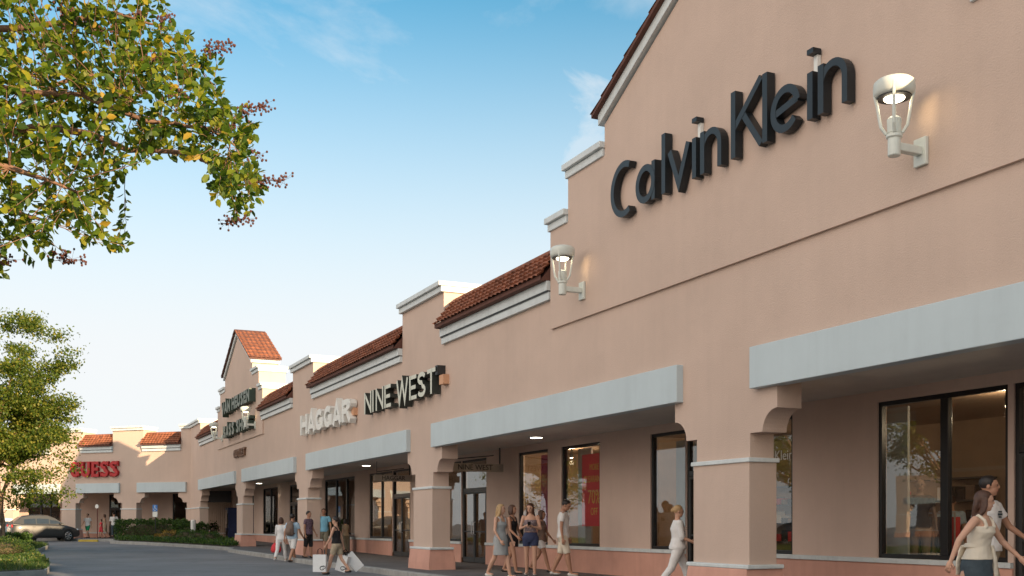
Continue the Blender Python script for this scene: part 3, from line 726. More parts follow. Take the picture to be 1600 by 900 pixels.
# ------------------------------------------------------------------ foliage
def leaf_cloud(centres, dirs, size, name, m, parent=None, seed=1, shape='oval', spread=1.0):
    """numpy leaf mesh: one small folded leaf per centre. centres Nx3, size scalar or N."""
    rg = np.random.default_rng(seed); n = len(centres); c = np.asarray(centres, float)
    a = rg.normal(size=(n, 3))
    if dirs is not None: a = np.asarray(dirs) * 1.0 + a * spread
    a /= np.linalg.norm(a, axis=1)[:, None] + 1e-9
    b = rg.normal(size=(n, 3)); b[:, 2] *= .6; b -= a * (a * b).sum(1)[:, None]; b /= np.linalg.norm(b, axis=1)[:, None] + 1e-9
    nn = np.cross(a, b); s = (np.ones(n) * size) * rg.uniform(.65, 1.25, n)
    if shape == 'oval':
        tpl = [(0, 0, 0), (.28, .29, .06), (.68, .26, .04), (1.0, 0, -.10), (.68, -.26, .04), (.28, -.29, .06), (.5, 0, -.03)]
        faces = [(0, 1, 6), (1, 2, 6), (2, 3, 6), (3, 4, 6), (4, 5, 6), (5, 0, 6)]
    elif shape == 'quad':
        tpl = [(0, 0, 0), (.5, .32, .06), (1, 0, 0), (.5, -.32, .06)]; faces = [(0, 1, 2, 3)]
    else:
        tpl = [(0, -.06, 0), (0, .06, 0), (1, 0, .15)]; faces = [(0, 1, 2)]
    k = len(tpl); V = np.zeros((n, k, 3))
    for i, (x, y, z) in enumerate(tpl): V[:, i] = c + (a * x + b * y + nn * z) * s[:, None]
    V = V.reshape(-1, 3); fl = len(faces[0]); F = (np.arange(n)[:, None, None] * k + np.array(faces)[None]).reshape(-1)
    me = bpy.data.meshes.new(name); me.vertices.add(len(V)); me.vertices.foreach_set('co', V.ravel())
    nf = len(F) // fl; me.loops.add(len(F)); me.loops.foreach_set('vertex_index', F.astype(np.int32)); me.polygons.add(nf)
    me.polygons.foreach_set('loop_start', np.arange(nf, dtype=np.int32) * fl)
    me.update(calc_edges=True); me.materials.append(m)
    o = bpy.data.objects.new(name, me); C.objects.link(o)
    if parent is not None: o.parent = parent
    return o

def wob(a, b, n, amp, rg):
    a, b = Vector(a), Vector(b); L = (b - a).length; pts = []; off = Vector((0, 0, 0))
    for i in range(n + 1):
        f = i / n
        if 0 < i < n: off += Vector((rg.gauss(0, 1), rg.gauss(0, 1), rg.gauss(0, .7))) * amp * L / n
        pts.append(a.lerp(b, f) + off * math.sin(PI * f))
    return pts

def tree(base, height, crown_r, label, seed, n_cl=120, per=110, leaf=.13, crown_base=.25, group=None, m=L_tree, squash=1.0):
    rg = random.Random(seed); ng = np.random.default_rng(seed)
    root = empty('tree', Matrix.Translation(base), label, 'tree', group); H = height
    tr = MB(); br = MB(); cl = []
    fork = []
    for k in range(3):
        a = k * 2.1 + rg.random(); top = Vector((math.cos(a) * .5, math.sin(a) * .5, H * .34)); p = wob((math.cos(a) * .08, math.sin(a) * .08, -.1), top, 6, .12, rg); tr.tube(p, .11, .07, 8); fork.append(p[-1])
    for k in range(15):
        a = k * 2.4 + rg.uniform(-.4, .4); zt = H * rg.uniform(.42, .90); rr = crown_r * math.sqrt(max(.05, 1 - ((zt / H - .55) / .48) ** 2)) * rg.uniform(.55, .85)
        e = Vector((math.cos(a) * rr, math.sin(a) * rr, zt)); p = wob(fork[k % 3], e, 7, .22, rg); br.tube(p, .055, .016, 6); cl += [p[-1], p[5], p[4]]
        for q in range(3):
            s0 = p[rg.randint(3, 6)]; e2 = s0 + Vector((rg.gauss(0, 1), rg.gauss(0, 1), rg.uniform(-.2, 1.0))).normalized() * crown_r * rg.uniform(.25, .45)
            p2 = wob(s0, e2, 4, .2, rg); br.tube(p2, .022, .008, 5); cl += [p2[-1], p2[2]]
    while len(cl) < n_cl:
        a = rg.uniform(0, 2 * PI); f = rg.uniform(crown_base, 1.0); rr = crown_r * math.sqrt(max(.02, 1 - ((f - .55) / .47) ** 2)) * math.sqrt(rg.uniform(.25, 1.0)) * (1 + .18 * math.sin(a * 5 + f * 9))
        cl.append(Vector((math.cos(a) * rr, math.sin(a) * rr, f * H)))
    P = []; D = []
    for c in cl:
        n = int(per * rg.uniform(.5, 1.4)); s = rg.uniform(.26, .52); ax = Vector((c.x, c.y, rg.uniform(-.2, .8) * crown_r * .3)).normalized()
        g = ng.normal(size=(n, 3)) * s * .55; al = ng.normal(size=n) * s * .7
        P.append(np.array(c)[None] + g * np.array([1, 1, .75 * squash])[None] + al[:, None] * np.array(ax)[None]); D.append(np.tile(np.array([0, 0, -.5]), (n, 1)))
    tr.build('trunk', M['bark'], root, smooth=True); br.build('branch', M['bark'], root, smooth=True)
    leaf_cloud(np.concatenate(P), np.concatenate(D), leaf, 'crown', m, root, seed, 'quad')
    return root

# street tree at the left, with two more of the same kind down the car park (seen mirrored in the shop windows)
tree((-22.5, 47.8, .25), 10.4, 3.3, 'leafy green tree with a bare trunk standing in the planting bed at the far left', 5, 230, 330, .13, .20)
g_ref = 'trees in the car park mirrored in the shop windows'
t1 = tree((-27, 28, .1), 9.5, 4.2, 'broad tree beside the camera, seen only as a reflection in the shop glass', 8, 120, 90, .17, .25, g_ref)
t2 = copy_tree(t1); t2.location = (-33, 14, 0); t2.rotation_euler.z = 1.3; t2['label'] = 'round tree in the car park, seen only mirrored in the widest shop window'
t3 = copy_tree(t1); t3.location = (-38, 40, .1); t3.rotation_euler.z = 2.6; t3['label'] = 'tree deep in the car park, seen only mirrored in the glass doors'

# near overhanging tree: limbs reach in from a trunk left of the frame
def near_tree():
    rg = random.Random(21); f = 1700.0
    def at(px, py, D): return Vector(((px - 800) / f * D, D, 1.35 + (819 - py) / f * D))
    root = empty('crape_myrtle_tree', Matrix.Translation((-6.3, 7.4, 0)), 'near tree whose leafy boughs with seed clusters hang into the upper left of the sky', 'tree')
    o = Vector((-6.3, 7.4, 0))
    tr = MB(); tr.tube([p - o for p in wob((-6.3, 7.4, -.1), (-6.0, 7.2, 2.3), 6, .08, rg)], .14, .09, 10)
    forkp = Vector((-6.0, 7.2, 2.3)); br = MB(); tw = MB()
    limbs = [[(-300, 150, 7.2), (-60, 138, 7.0), (60, 146, 6.9), (130, 148, 6.8), (205, 158, 6.7)],
             [(-300, 260, 7.0), (-40, 215, 7.2), (85, 200, 7.2), (200, 235, 7.2), (300, 240, 7.1), (370, 290, 7.0)],
             [(-350, 60, 7.6), (-60, 60, 7.6), (60, 40, 7.5), (180, 20, 7.4), (250, 40, 7.3)],
             [(-350, 330, 7.0), (-80, 320, 6.8), (20, 330, 6.7), (80, 350, 6.6)],
             [(-350, 200, 6.4), (-60, 250, 6.3), (40, 270, 6.3), (120, 300, 6.3)],
             [(-300, -60, 7.4), (-40, -60, 7.2), (120, -80, 7.0), (220, -40, 7.0)],
             [(-60, 215, 7.2), (120, 120, 7.3), (220, 110, 7.3), (310, 100, 7.3)],
             [(130, 148, 6.8), (230, 190, 6.7), (320, 200, 6.7), (370, 230, 6.7)],
             [(-700, 100, 8.0), (-500, 0, 8.2), (-300, -150, 8.2)], [(-700, 250, 8), (-520, 330, 8.5), (-400, 330, 9)], [(-700, 100, 8), (-900, 0, 7.5), (-1100, 60, 7.0)]]
    net = []
    for i, l in enumerate(limbs):
        P = [at(*q) for q in l]
        if i < 6: P = [forkp + Vector((0, 0, -.1))] + P
        Q = []
        for a, b in zip(P, P[1:]): Q += wob(a, b, 4, .10, rg)[:-1]
        Q.append(P[-1]); br.tube([q - o for q in Q], .045 if i < 6 else .018, .006, 7); net += Q[2:]
    # crown outline as seen from the car park, used with depth 5.9-8.2 m
    poly = [(-420, -200), (120, -200), (235, -60), (240, 20), (280, 28), (300, 60), (338, 78), (330, 100), (348, 148), (378, 165), (402, 200), (398, 245), (412, 290), (398, 325), (380, 335), (345, 330), (318, 300), (300, 262), (262, 245), (238, 250), (205, 262), (180, 258), (170, 300), (158, 330), (190, 372), (196, 388), (160, 372), (120, 360), (85, 395), (60, 405), (40, 380), (20, 372), (0, 372), (-60, 420), (-420, 420)]
    def inside(x, y):
        r = False; n = len(poly)
        for i in range(n):
            (x1, y1), (x2, y2) = poly[i], poly[i - 1]
            if (y1 > y) != (y2 > y) and x < (x2 - x1) * (y - y1) / (y2 - y1) + x1: r = not r
        return r
    tips = []
    holes = [(60, 150, 22), (115, 235, 12), (230, 212, 10), (155, 75, 16), (40, 90, 12), (268, 165, 9), (90, 300, 10)]
    while len(tips) < 960:
        x, y = rg.uniform(-420, 420), rg.uniform(-200, 425)
        if not inside(x, y): continue
        if any((x - a) ** 2 + (y - b) ** 2 < c * c for a, b, c in holes): continue
        if x < -60 and rg.random() < .45: continue
        tips.append(at(x, y, rg.uniform(6.0, 8.0)))
    for q in [(272, 30), (335, 80), (345, 95), (392, 170), (404, 190), (412, 262), (415, 285), (398, 330), (372, 338), (205, 385), (192, 372), (85, 405), (105, 395), (8, 425), (2, 432), (230, 12), (385, 210), (396, 300), (150, 345), (180, 380), (60, 408)]: tips.append(at(q[0] - 6, q[1], 6.9))
    C_, D_ = [], []
    for t in tips:
        b = min(net, key=lambda q: (q - t).length + rg.uniform(0, .15)); d = t - b; L = d.length
        if L > .55: b = t - d.normalized() * rg.uniform(.4, .55); L = (t - b).length
        P = wob(b, t, 4, .12, rg); tw.tube([q - o for q in P], .0030, .0014, 4)
        n = rg.randint(13, 21)
        for k in range(n):
            f_ = 1 - (k / n) ** 1.2 * .8; i = min(3, int(f_ * 4)); p = P[i].lerp(P[i + 1], f_ * 4 - i) if f_ < 1 else P[-1]
            dd = (P[min(i + 1, 4)] - P[i]).normalized(); side = dd.orthogonal().normalized(); side.rotate(Matrix.Rotation(rg.uniform(0, 2 * PI), 3, dd))
            v = (side * 1.0 + dd * .7 + Vector((0, 0, -.15))).normalized(); C_.append(tuple(p + v * .008 - o)); D_.append(tuple(v * 1.6))
    tr.build('trunk', M['bark'], root, smooth=True); br.build('limb', M['bark_near'], root, smooth=True); tw.build('twig', M['bark_near'], root)
    leaf_cloud(C_, D_, .057, 'crown', L_near, root, 3, 'oval', .45)
    for (x, y, sx) in [(100, 18, 1), (112, 45, 1), (218, 22, 1), (255, 28, 1), (345, 72, 2), (328, 80, 1), (398, 168, 2), (380, 180, 1), (360, 200, 1), (428, 284, 2), (398, 288, 1), (372, 344, 2), (355, 350, 1), (92, 398, 1), (108, 408, 2), (12, 408, 1), (160, 50, 1), (395, 245, 1), (70, 100, 1), (240, 90, 1), (270, 150, 1), (330, 215, 1)]:
        mb = MB(); c0 = at(x - 14 * sx, y, 6.85); c1 = at(x + 8 * sx, y - 2, 6.85); sp = wob(c0, c1, 4, .1, rg)
        mb.tube([q - o for q in sp], .002, .001, 4)
        for k in range(22 * sx):
            p = sp[rg.randint(1, 4)]; e = p + Vector((rg.gauss(0, .022), rg.gauss(0, .022), rg.gauss(0, .020))) + (c1 - c0) * rg.uniform(-.1, .25)
            mb.tube([p - o, e - o], .0009, .0009, 3); mb.ell(e - o, (.0078, .0078, .0085), 6)
        mb.build('seed_cluster', M['seed'], root)
near_tree()

def shrub(name, base, rx, ry, h, label, seed, m=L_hedge, dens=1.0, leaf=.07, group=None, box=False, rz=0, cat='shrub'):
    root = empty(name, Matrix.Translation(base) @ Matrix.Rotation(rz, 4, 'Z'), label, cat, group); ng = np.random.default_rng(seed)
    n = int(5200 * dens); 
    if box:
        p = ng.uniform(-1, 1, (n, 3)); k = ng.integers(0, 3, n); sgn = ng.choice([-1, 1], n); e = 1 - np.abs(ng.normal(0, .10, n))
        for i in range(n):
            if k[i] < 2: p[i, k[i]] = sgn[i] * e[i]
            else: p[i, 2] = e[i]
        p[:, 2] = (p[:, 2] + 1) / 2
        bumps = np.array([.10 * math.sin(q[0] * 9 + q[1] * 4) + .06 * math.sin(q[0] * 23) for q in p])
        p = p * np.array([rx, ry, h]) ; p[:, 2] += bumps * (p[:, 2] / h) * h * .8
    else:
        d = ng.normal(size=(n, 3)); d /= np.linalg.norm(d, axis=1)[:, None]; d[:, 2] = np.abs(d[:, 2]); r = 1 - np.abs(ng.normal(0, .12, n)); r *= 1 + .10 * np.sin(d[:, 0] * 7 + d[:, 2] * 5) + .07 * np.sin(d[:, 1] * 13)
        p = d * r[:, None] * np.array([rx, ry, h])
    leaf_cloud(p, None, leaf, 'foliage', m, root, seed, 'quad')
    st = MB()
    for k in range(6): a = k * 1.05; st.tube([(.05 * math.cos(a), .05 * math.sin(a), -.1), (rx * .5 * math.cos(a), ry * .5 * math.sin(a), h * .75)], .02, .008, 5)
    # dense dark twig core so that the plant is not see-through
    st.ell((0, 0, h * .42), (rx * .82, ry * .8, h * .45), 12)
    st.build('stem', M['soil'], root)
    return root
gz = ground_z
# island in front of the wing
bed = [(-13.3, 50.9), (-15.0, 53.3), (-17.4, 56.6), (-20.4, 60.2), (-22.6, 62.5), (-23.2, 63.5), (-23.2, 64.5), (-22.6, 65.2), (-20, 64.9), (-17.5, 63.0), (-14.8, 58.5), (-12.9, 54.2)]
def planting_bed(poly, h):
    slab('kerb', poly, h, M['kerb']); c_ = Vector((sum(p[0] for p in poly) / len(poly), sum(p[1] for p in poly) / len(poly)))
    slab('planting_bed', [tuple(Vector(p) + (c_ - Vector(p)).normalized() * .17) for p in poly], h + .008, M['soil'])
planting_bed(bed, .165)
shrub('hedge', (-21.2, 64.3, gz(64) + .15), 2.3, .55, 1.15, 'tall clipped dark green hedge in the island before the wing', 31, dens=2.2, leaf=.09, box=True, rz=R(-14), cat='hedge')
shrub('hedge', (-18.6, 62.9, gz(63) + .15), 1.0, .5, 1.0, 'short hedge block continuing the tall clipped hedge to the right', 35, dens=1.2, leaf=.09, box=True, rz=R(-30), cat='hedge')
for k, (x, y, r, h, mm, lb) in enumerate([(-19.2, 60.9, .55, .62, L_gold, 'yellowish brown rounded shrub between the green ones'), (-18.0, 60.0, .70, .68, L_hedge, 'round dark shrub right of the yellowish one'), (-16.9, 58.6, .70, .66, L_hedge, 'round dark shrub second from the arcade end'), (-15.9, 57.2, .66, .62, L_hedge, 'round dark shrub nearest the arcade'), (-20.0, 61.6, .35, .42, L_gold, 'tiny tan shrub left of the yellowish one')]):
    shrub('round_shrub', (x, y, gz(y) + .15), r, r, h, lb, 40 + k, mm, .45, .07, 'rounded shrubs in the island bed')
ng = np.random.default_rng(77)
def cover(name, poly, n, m, hgt, size, seed, shape='blade', zoff=.19):
    rg = np.random.default_rng(seed); P = []; xs = [p[0] for p in poly]; ys = [p[1] for p in poly]
    while len(P) < n:
        x = rg.uniform(min(xs), max(xs)); y = rg.uniform(min(ys), max(ys)); r = False
        for i in range(len(poly)):
            (x1, y1), (x2, y2) = poly[i], poly[i - 1]
            if (y1 > y) != (y2 > y) and x < (x2 - x1) * (y - y1) / (y2 - y1) + x1: r = not r
        if r: P.append((x, y, ground_z(y) + zoff + rg.uniform(0, hgt) * (.6 + .4 * math.sin(x * 2.1) * math.sin(y * 1.7))))
    o = leaf_cloud(P, np.tile(np.array([0, 0, 1.3]), (len(P), 1)), size, name, m, None, seed, shape, .6); o['kind'] = 'stuff'; return o
cover('ground_cover', [(x, y) for x, y in bed], 16000, L_hedge, .30, .10, 5, 'quad')
# left-hand islands
bed2 = [(-24.5, 45.8), (-21.0, 46.0), (-20.6, 46.8), (-21.4, 49.6), (-23.2, 54.5), (-25.5, 58.0), (-34, 58), (-34, 46)]
bed3 = [(-30, 27), (-12.9, 27), (-12.2, 28.5), (-13.5, 31.8), (-16.2, 37.0), (-18.6, 41.6), (-20.0, 43.5), (-21.6, 44.3), (-30, 44.3)]
for bb, kp in ((bed2, None), (bed3, None)):
    planting_bed(bb, .15)
cover('grass', bed2, 26000, L_grass, .06, .17, 6, 'blade', .16)
cover('grass', bed3, 60000, L_grass, .05, .15, 9, 'blade', .16)
cover('ground_cover', [(-24.0, 47.8), (-21.8, 47.9), (-22.0, 49.5), (-23.4, 53.5), (-26, 55), (-27, 50)], 14000, L_grass, .12, .085, 12, 'oval')
cover('ground_cover', [(-22, 42.4), (-19.7, 42.9), (-17.4, 39.5), (-14.6, 34.0), (-13.4, 31.5), (-15.4, 31.3), (-19.2, 37)], 30000, L_grass, .20, .075, 13, 'oval')
shrub('clipped_shrub', (-24.4, 53.4, gz(53) + .1), .62, .5, .62, 'dark green box shrub at the foot of the far left tree', 51, L_hedge, 1.0, .09, box=True)
shrub('low_shrub', (-17.9, 37.2, .15), 1.5, 1.1, .75, 'yellow green spreading shrub at the lower left corner of the lot', 52, L_grass, 1.8, .06)

# ------------------------------------------------------------------ street furniture
def sign_post(x, y, label, face, h=2.1):
    g = ground_z(y) + .15
    r = empty('parking_sign', Matrix.Translation((x, y, g)) @ Matrix.Rotation(R(-20), 4, 'Z'), label, 'sign')
    if face == 'blue':
        MB().tube([(0, .03, -.2), (0, .03, h)], .025, n=8).build('post', M['dark'], r)
        MB().box((-.17, -.01, h - .34), (.17, .01, h + .04)).build('blue_plate', M['signblue'], r, bevel=.004)
        MB().box((-.17, -.01, h - .66), (.17, .01, h - .355)).build('white_plate', M['letter_white'], r, bevel=.004)
        g_ = MB(); g_.ell((-.01, -.013, h - .02), (.024, .004, .024), 8); ribbon(g_, [(0, .16), (0, .06), (.08, .05), (.12, -.04)], .026, -.016, -.011, 1, 1, -.01, h - .20); ribbon(g_, arc(0, 0, .075, .075, 130, 330), .02, -.018, -.011, 1, 1, -.01, h - .22); g_.build('wheelchair_symbol', M['letter_white'], r)
    else:
        MB().tube([(0, .03, -.2), (0, .03, h)], .03, n=8).build('post', M['post'], r)
        MB().lathe([(.13, 0), (.13, .03)], (0, 0, 0), 16, 0, Matrix.Translation((0, .0, h)).to_3x3() @ Matrix.Rotation(R(90), 3, 'X')).build('plate', M['letter_white'], r).location = (0, 0, h)
    return r
sign_post(-20.7, 63.1, 'small blue and white parking sign on a dark post rising from the hedge', 'blue', 2.05)
sign_post(-26.2, 68.7, 'small pale round sign on a thin rusty post beside the group at the wing', 'round', 2.05)
m = MB(); m.prism([(-.62, 0), (.62, 0), (.60, .13), (-.60, .13)], -.08, .08)
o = m.build('wheel_stop', M['paint'], mtx=Matrix.Translation((-26.2, 67.3, gz(67.3))) @ Matrix.Rotation(R(-3), 4, 'Z'), bevel=.02); tag(o, 'yellow painted concrete stop in front of the grey car', 'wheel stop')
r = empty('bollard', Matrix.Translation((-18.05, 61.6, gz(61) + .15)), 'slim white post standing at the right end of the hedge', 'bollard')
MB().lathe([(.14, 0), (.14, 1.15), (.12, 1.22), (0, 1.25)], n=16).build('post', M['letter_white'], r); MB().lathe([(.16, 0), (.16, .05), (.14, .06)], n=16).build('foot', M['kerb'], r)
# litter bin by the shop wall
p = PM(30.3, 2.2); r = empty('litter_bin', Matrix.Translation((p.x, p.y, fl_main(-30))) @ Matrix.Rotation(R(-65), 4, 'Z'), 'square grey green litter bin with a dark lid against the shop wall', 'bin')
MB().box((-.32, -.30, .03), (.32, .30, .72)).build('bin_body', M['bin'], r, bevel=.03); MB().prism([(-.36, .72), (.36, .72), (.30, .80), (-.30, .80)], -.34, .34).build('lid', M['dark'], r, bevel=.01)
p = PM(54.6, 2.25); r = empty('vending_machine', Matrix.Translation((p.x, p.y, fl_main(-54.6))) @ Matrix.Rotation(R(-65.35), 4, 'Z'), 'tall dark blue vending machine in the shade behind the fifth pier', 'vending machine')
MB().box((-.5, -.4, 0), (.5, .4, 1.95)).build('cabinet', M['blue'], r, bevel=.02); MB().box((-.42, -.42, .7), (.18, -.402, 1.8)).build('display_glass', M['car_glass'], r); MB().box((.24, -.42, .9), (.42, -.402, 1.6)).build('keypad_panel', M['dark'], r); MB().box((-.40, -.42, .25), (.2, -.402, .5)).build('pickup_flap', M['dark'], r)
p = PM(55.9, 1.2); r = empty('planter', Matrix.Translation((p.x, p.y, fl_main(-55))), 'small dark potted plant beside the blue machine', 'planter')
MB().lathe([(.2, 0), (.27, .4), (.24, .4)], n=14).build('pot', M['bin'], r); leaf_cloud(np.random.default_rng(4).normal(0, .16, (500, 3)) + np.array([0, 0, .65]), None, .12, 'foliage', L_hedge, r, 4, 'quad')

# ------------------------------------------------------------------ window displays
def poster(t, d, w, z0, z1, m, lines, label, rot=0.0):
    r = empty('poster', MAIN @ Matrix.Translation((-t, d, 0)) @ Matrix.Rotation(rot, 4, 'Z'), label, 'poster')
    MB().box((-w / 2, 0, z0), (w / 2, .02, z1)).build('sheet', m, r)
    for txt, z, s in lines: text_mesh(txt, s, M['gold'], r, (0, -.006, z), (R(90), 0, 0), .002, sx=.8)
    return r
poster(10.55, d2 + .35, 1.30, 1.30, 3.12, M['poster'], [('MORE', 2.78, .22), ('CLEARANCE', 2.48, .24), ('70%', 2.02, .50), ('OFF', 1.66, .26)], 'tall red clearance poster in the shop window right of the young man')
poster(13.35, d2 + .35, .45, 1.20, 3.25, M['poster_pink'], [], 'narrow magenta poster at the right edge of the left display window')
r = empty('divider_screen', MAIN @ Matrix.Translation((-11.25, d2 + .45, 0)), 'pale grey upright panel beside the red poster inside the window', 'screen'); MB().box((-.35, 0, .4), (.35, .05, 3.3)).build('board', M['curtain'], r); MB().box((-.38, -.04, .33), (.38, .1, .4)).build('foot', M['dark'], r)
r = empty('divider_screen', MAIN @ Matrix.Translation((-.47, d2 + .5, 0)), 'pale grey upright panel at the left edge of the widest shop window', 'screen'); MB().box((-.30, 0, .4), (.28, .05, 3.3)).build('board', M['curtain'], r); MB().box((-.33, -.04, .33), (.31, .1, .4)).build('foot', M['dark'], r)
r = empty('divider_screen', MAIN @ Matrix.Translation((-6.7, d2 + .55, 0)), 'pale grey panel behind the glass left of the nearest pier', 'screen'); MB().box((-.45, 0, .4), (.55, .05, 3.2)).build('board', M['curtain'], r); MB().box((-.5, -.04, .33), (.6, .1, .4)).build('foot', M['dark'], r)
for k, (x, d) in enumerate(((1.5, 1.9), (-1.4, 2.2), (5.6, 1.8))):
    r = empty('clothes_rack', MAIN @ Matrix.Translation((x, d2 + d, fl_main(0))), ['rail of dark clothes in the middle of the widest shop window', 'rail of dark clothes behind the window to the left of the panel', 'rail of dark clothes behind the right hand shop doors'][k], 'clothes rack')
    MB().tube([(-.6, 0, 0), (-.6, 0, 1.4), (.6, 0, 1.4), (.6, 0, 0)], .018).build('rail', M['rim'], r)
    for q in range(11): MB().box((-.52 + q * .1, -.22, .55 + .04 * (q % 3)), (-.47 + q * .1, .22, 1.33)).build('garment', M[('c_black', 'c_taupe', 'c_slate', 'c_red')[(q * 7 + k) % 4]], r, bevel=.015)
for (x, d, z) in ((1.2, 1.2, 3.2), (-6.4, 1.4, 3.2), (-10.6, 1.2, 3.2), (-13.4, 1.2, 3.2), (-17.6, 1.8, 3.2), (-26, 1.8, 3.2), (5.5, 1.5, 3.2)):
    r = empty('spotlight', MAIN @ Matrix.Translation((x, d2 + d, z)), None, 'spotlight', 'ceiling spotlights inside the shops'); r['label'] = 'small lit ceiling spotlight inside one of the shops'
    MB().lathe([(.05, .0), (.06, .12), (.02, .25)], n=12).build('housing', M['dark'], r); MB().ell((0, 0, -.005), (.045, .045, .02), 10).build('bulb', M['bulb'], r)
    ld = bpy.data.lights.new('shop_light', 'POINT'); ld.energy = 28; ld.color = (1, .74, .48); ld.shadow_soft_size = .06
    lo = bpy.data.objects.new('shop_light', ld); C.objects.link(lo); lo.location = (MAIN @ Vector((x, d2 + d, z - .15)))
#PEOPLE#
# ------------------------------------------------------------------ people
def baked(mb, name, m, voxel, parent, smooth_it=2, wrinkle=0.0, extra=None, mats2=()):
    """union of overlapping volumes by voxel remesh, so the surface is one continuous skin"""
    o = mb.build('tmp', m); r = o.modifiers.new('r', 'REMESH'); r.mode = 'VOXEL'; r.voxel_size = voxel
    s_ = o.modifiers.new('s', 'SMOOTH'); s_.factor = .5; s_.iterations = smooth_it
    bpy.context.view_layer.update(); dg = bpy.context.evaluated_depsgraph_get()
    me = bpy.data.meshes.new_from_object(o.evaluated_get(dg)); old = o.data; bpy.data.objects.remove(o); bpy.data.meshes.remove(old)
    if wrinkle:
        n = len(me.vertices); co = np.empty(n * 3); me.vertices.foreach_get('co', co); co = co.reshape(-1, 3); no = np.empty(n * 3); me.vertices.foreach_get('normal', no); no = no.reshape(-1, 3)
        x, y, z = co.T; h = np.sin(z * 38 + np.sin(x * 23) * 1.7 + y * 19) * .5 + np.sin(z * 17 - x * 41 + y * 13) * .5 + np.sin(z * 71 + x * 57) * .25
        co += no * (h * wrinkle)[:, None]; me.vertices.foreach_set('co', co.ravel())
    me.materials.clear()
    for q in [m] + list(mats2): me.materials.append(q)
    if extra is not None and extra.v:
        v = [tuple(a.co) for a in me.vertices]; f = [tuple(p.vertices) for p in me.polygons]; k = len(v)
        m2 = bpy.data.meshes.new(name); m2.from_pydata(v + extra.v, [], f + [tuple(i + k for i in q) for q in extra.f])
        for q in [m] + list(mats2): m2.materials.append(q)
        m2.polygons.foreach_set('material_index', [0] * len(f) + extra.m); bpy.data.meshes.remove(me); me = m2
    me.polygons.foreach_set('use_smooth', [True] * len(me.polygons)); me.name = name; me.update()
    o = bpy.data.objects.new(name, me); C.objects.link(o)
    if parent is not None: o.parent = parent
    return o

def loft(mb, rings, n=16, mi=0):
    """rings: (centre, rx, ry[, rotation]) stacked and capped"""
    vs = []; fs = []
    for c, rx, ry, *ro in rings:
        c = Vector(c)
        for k in range(n):
            a = 2 * PI * k / n; v = Vector((rx * math.cos(a), ry * math.sin(a), 0))
            if ro: v = ro[0] @ v
            vs.append(c + v)
    m = len(rings)
    for i in range(m - 1):
        for k in range(n): fs.append((i * n + k, i * n + (k + 1) % n, (i + 1) * n + (k + 1) % n, (i + 1) * n + k))
    fs.append(tuple(range(n))[::-1]); fs.append(tuple((m - 1) * n + k for k in range(n)))
    return mb.add(vs, fs, mi)

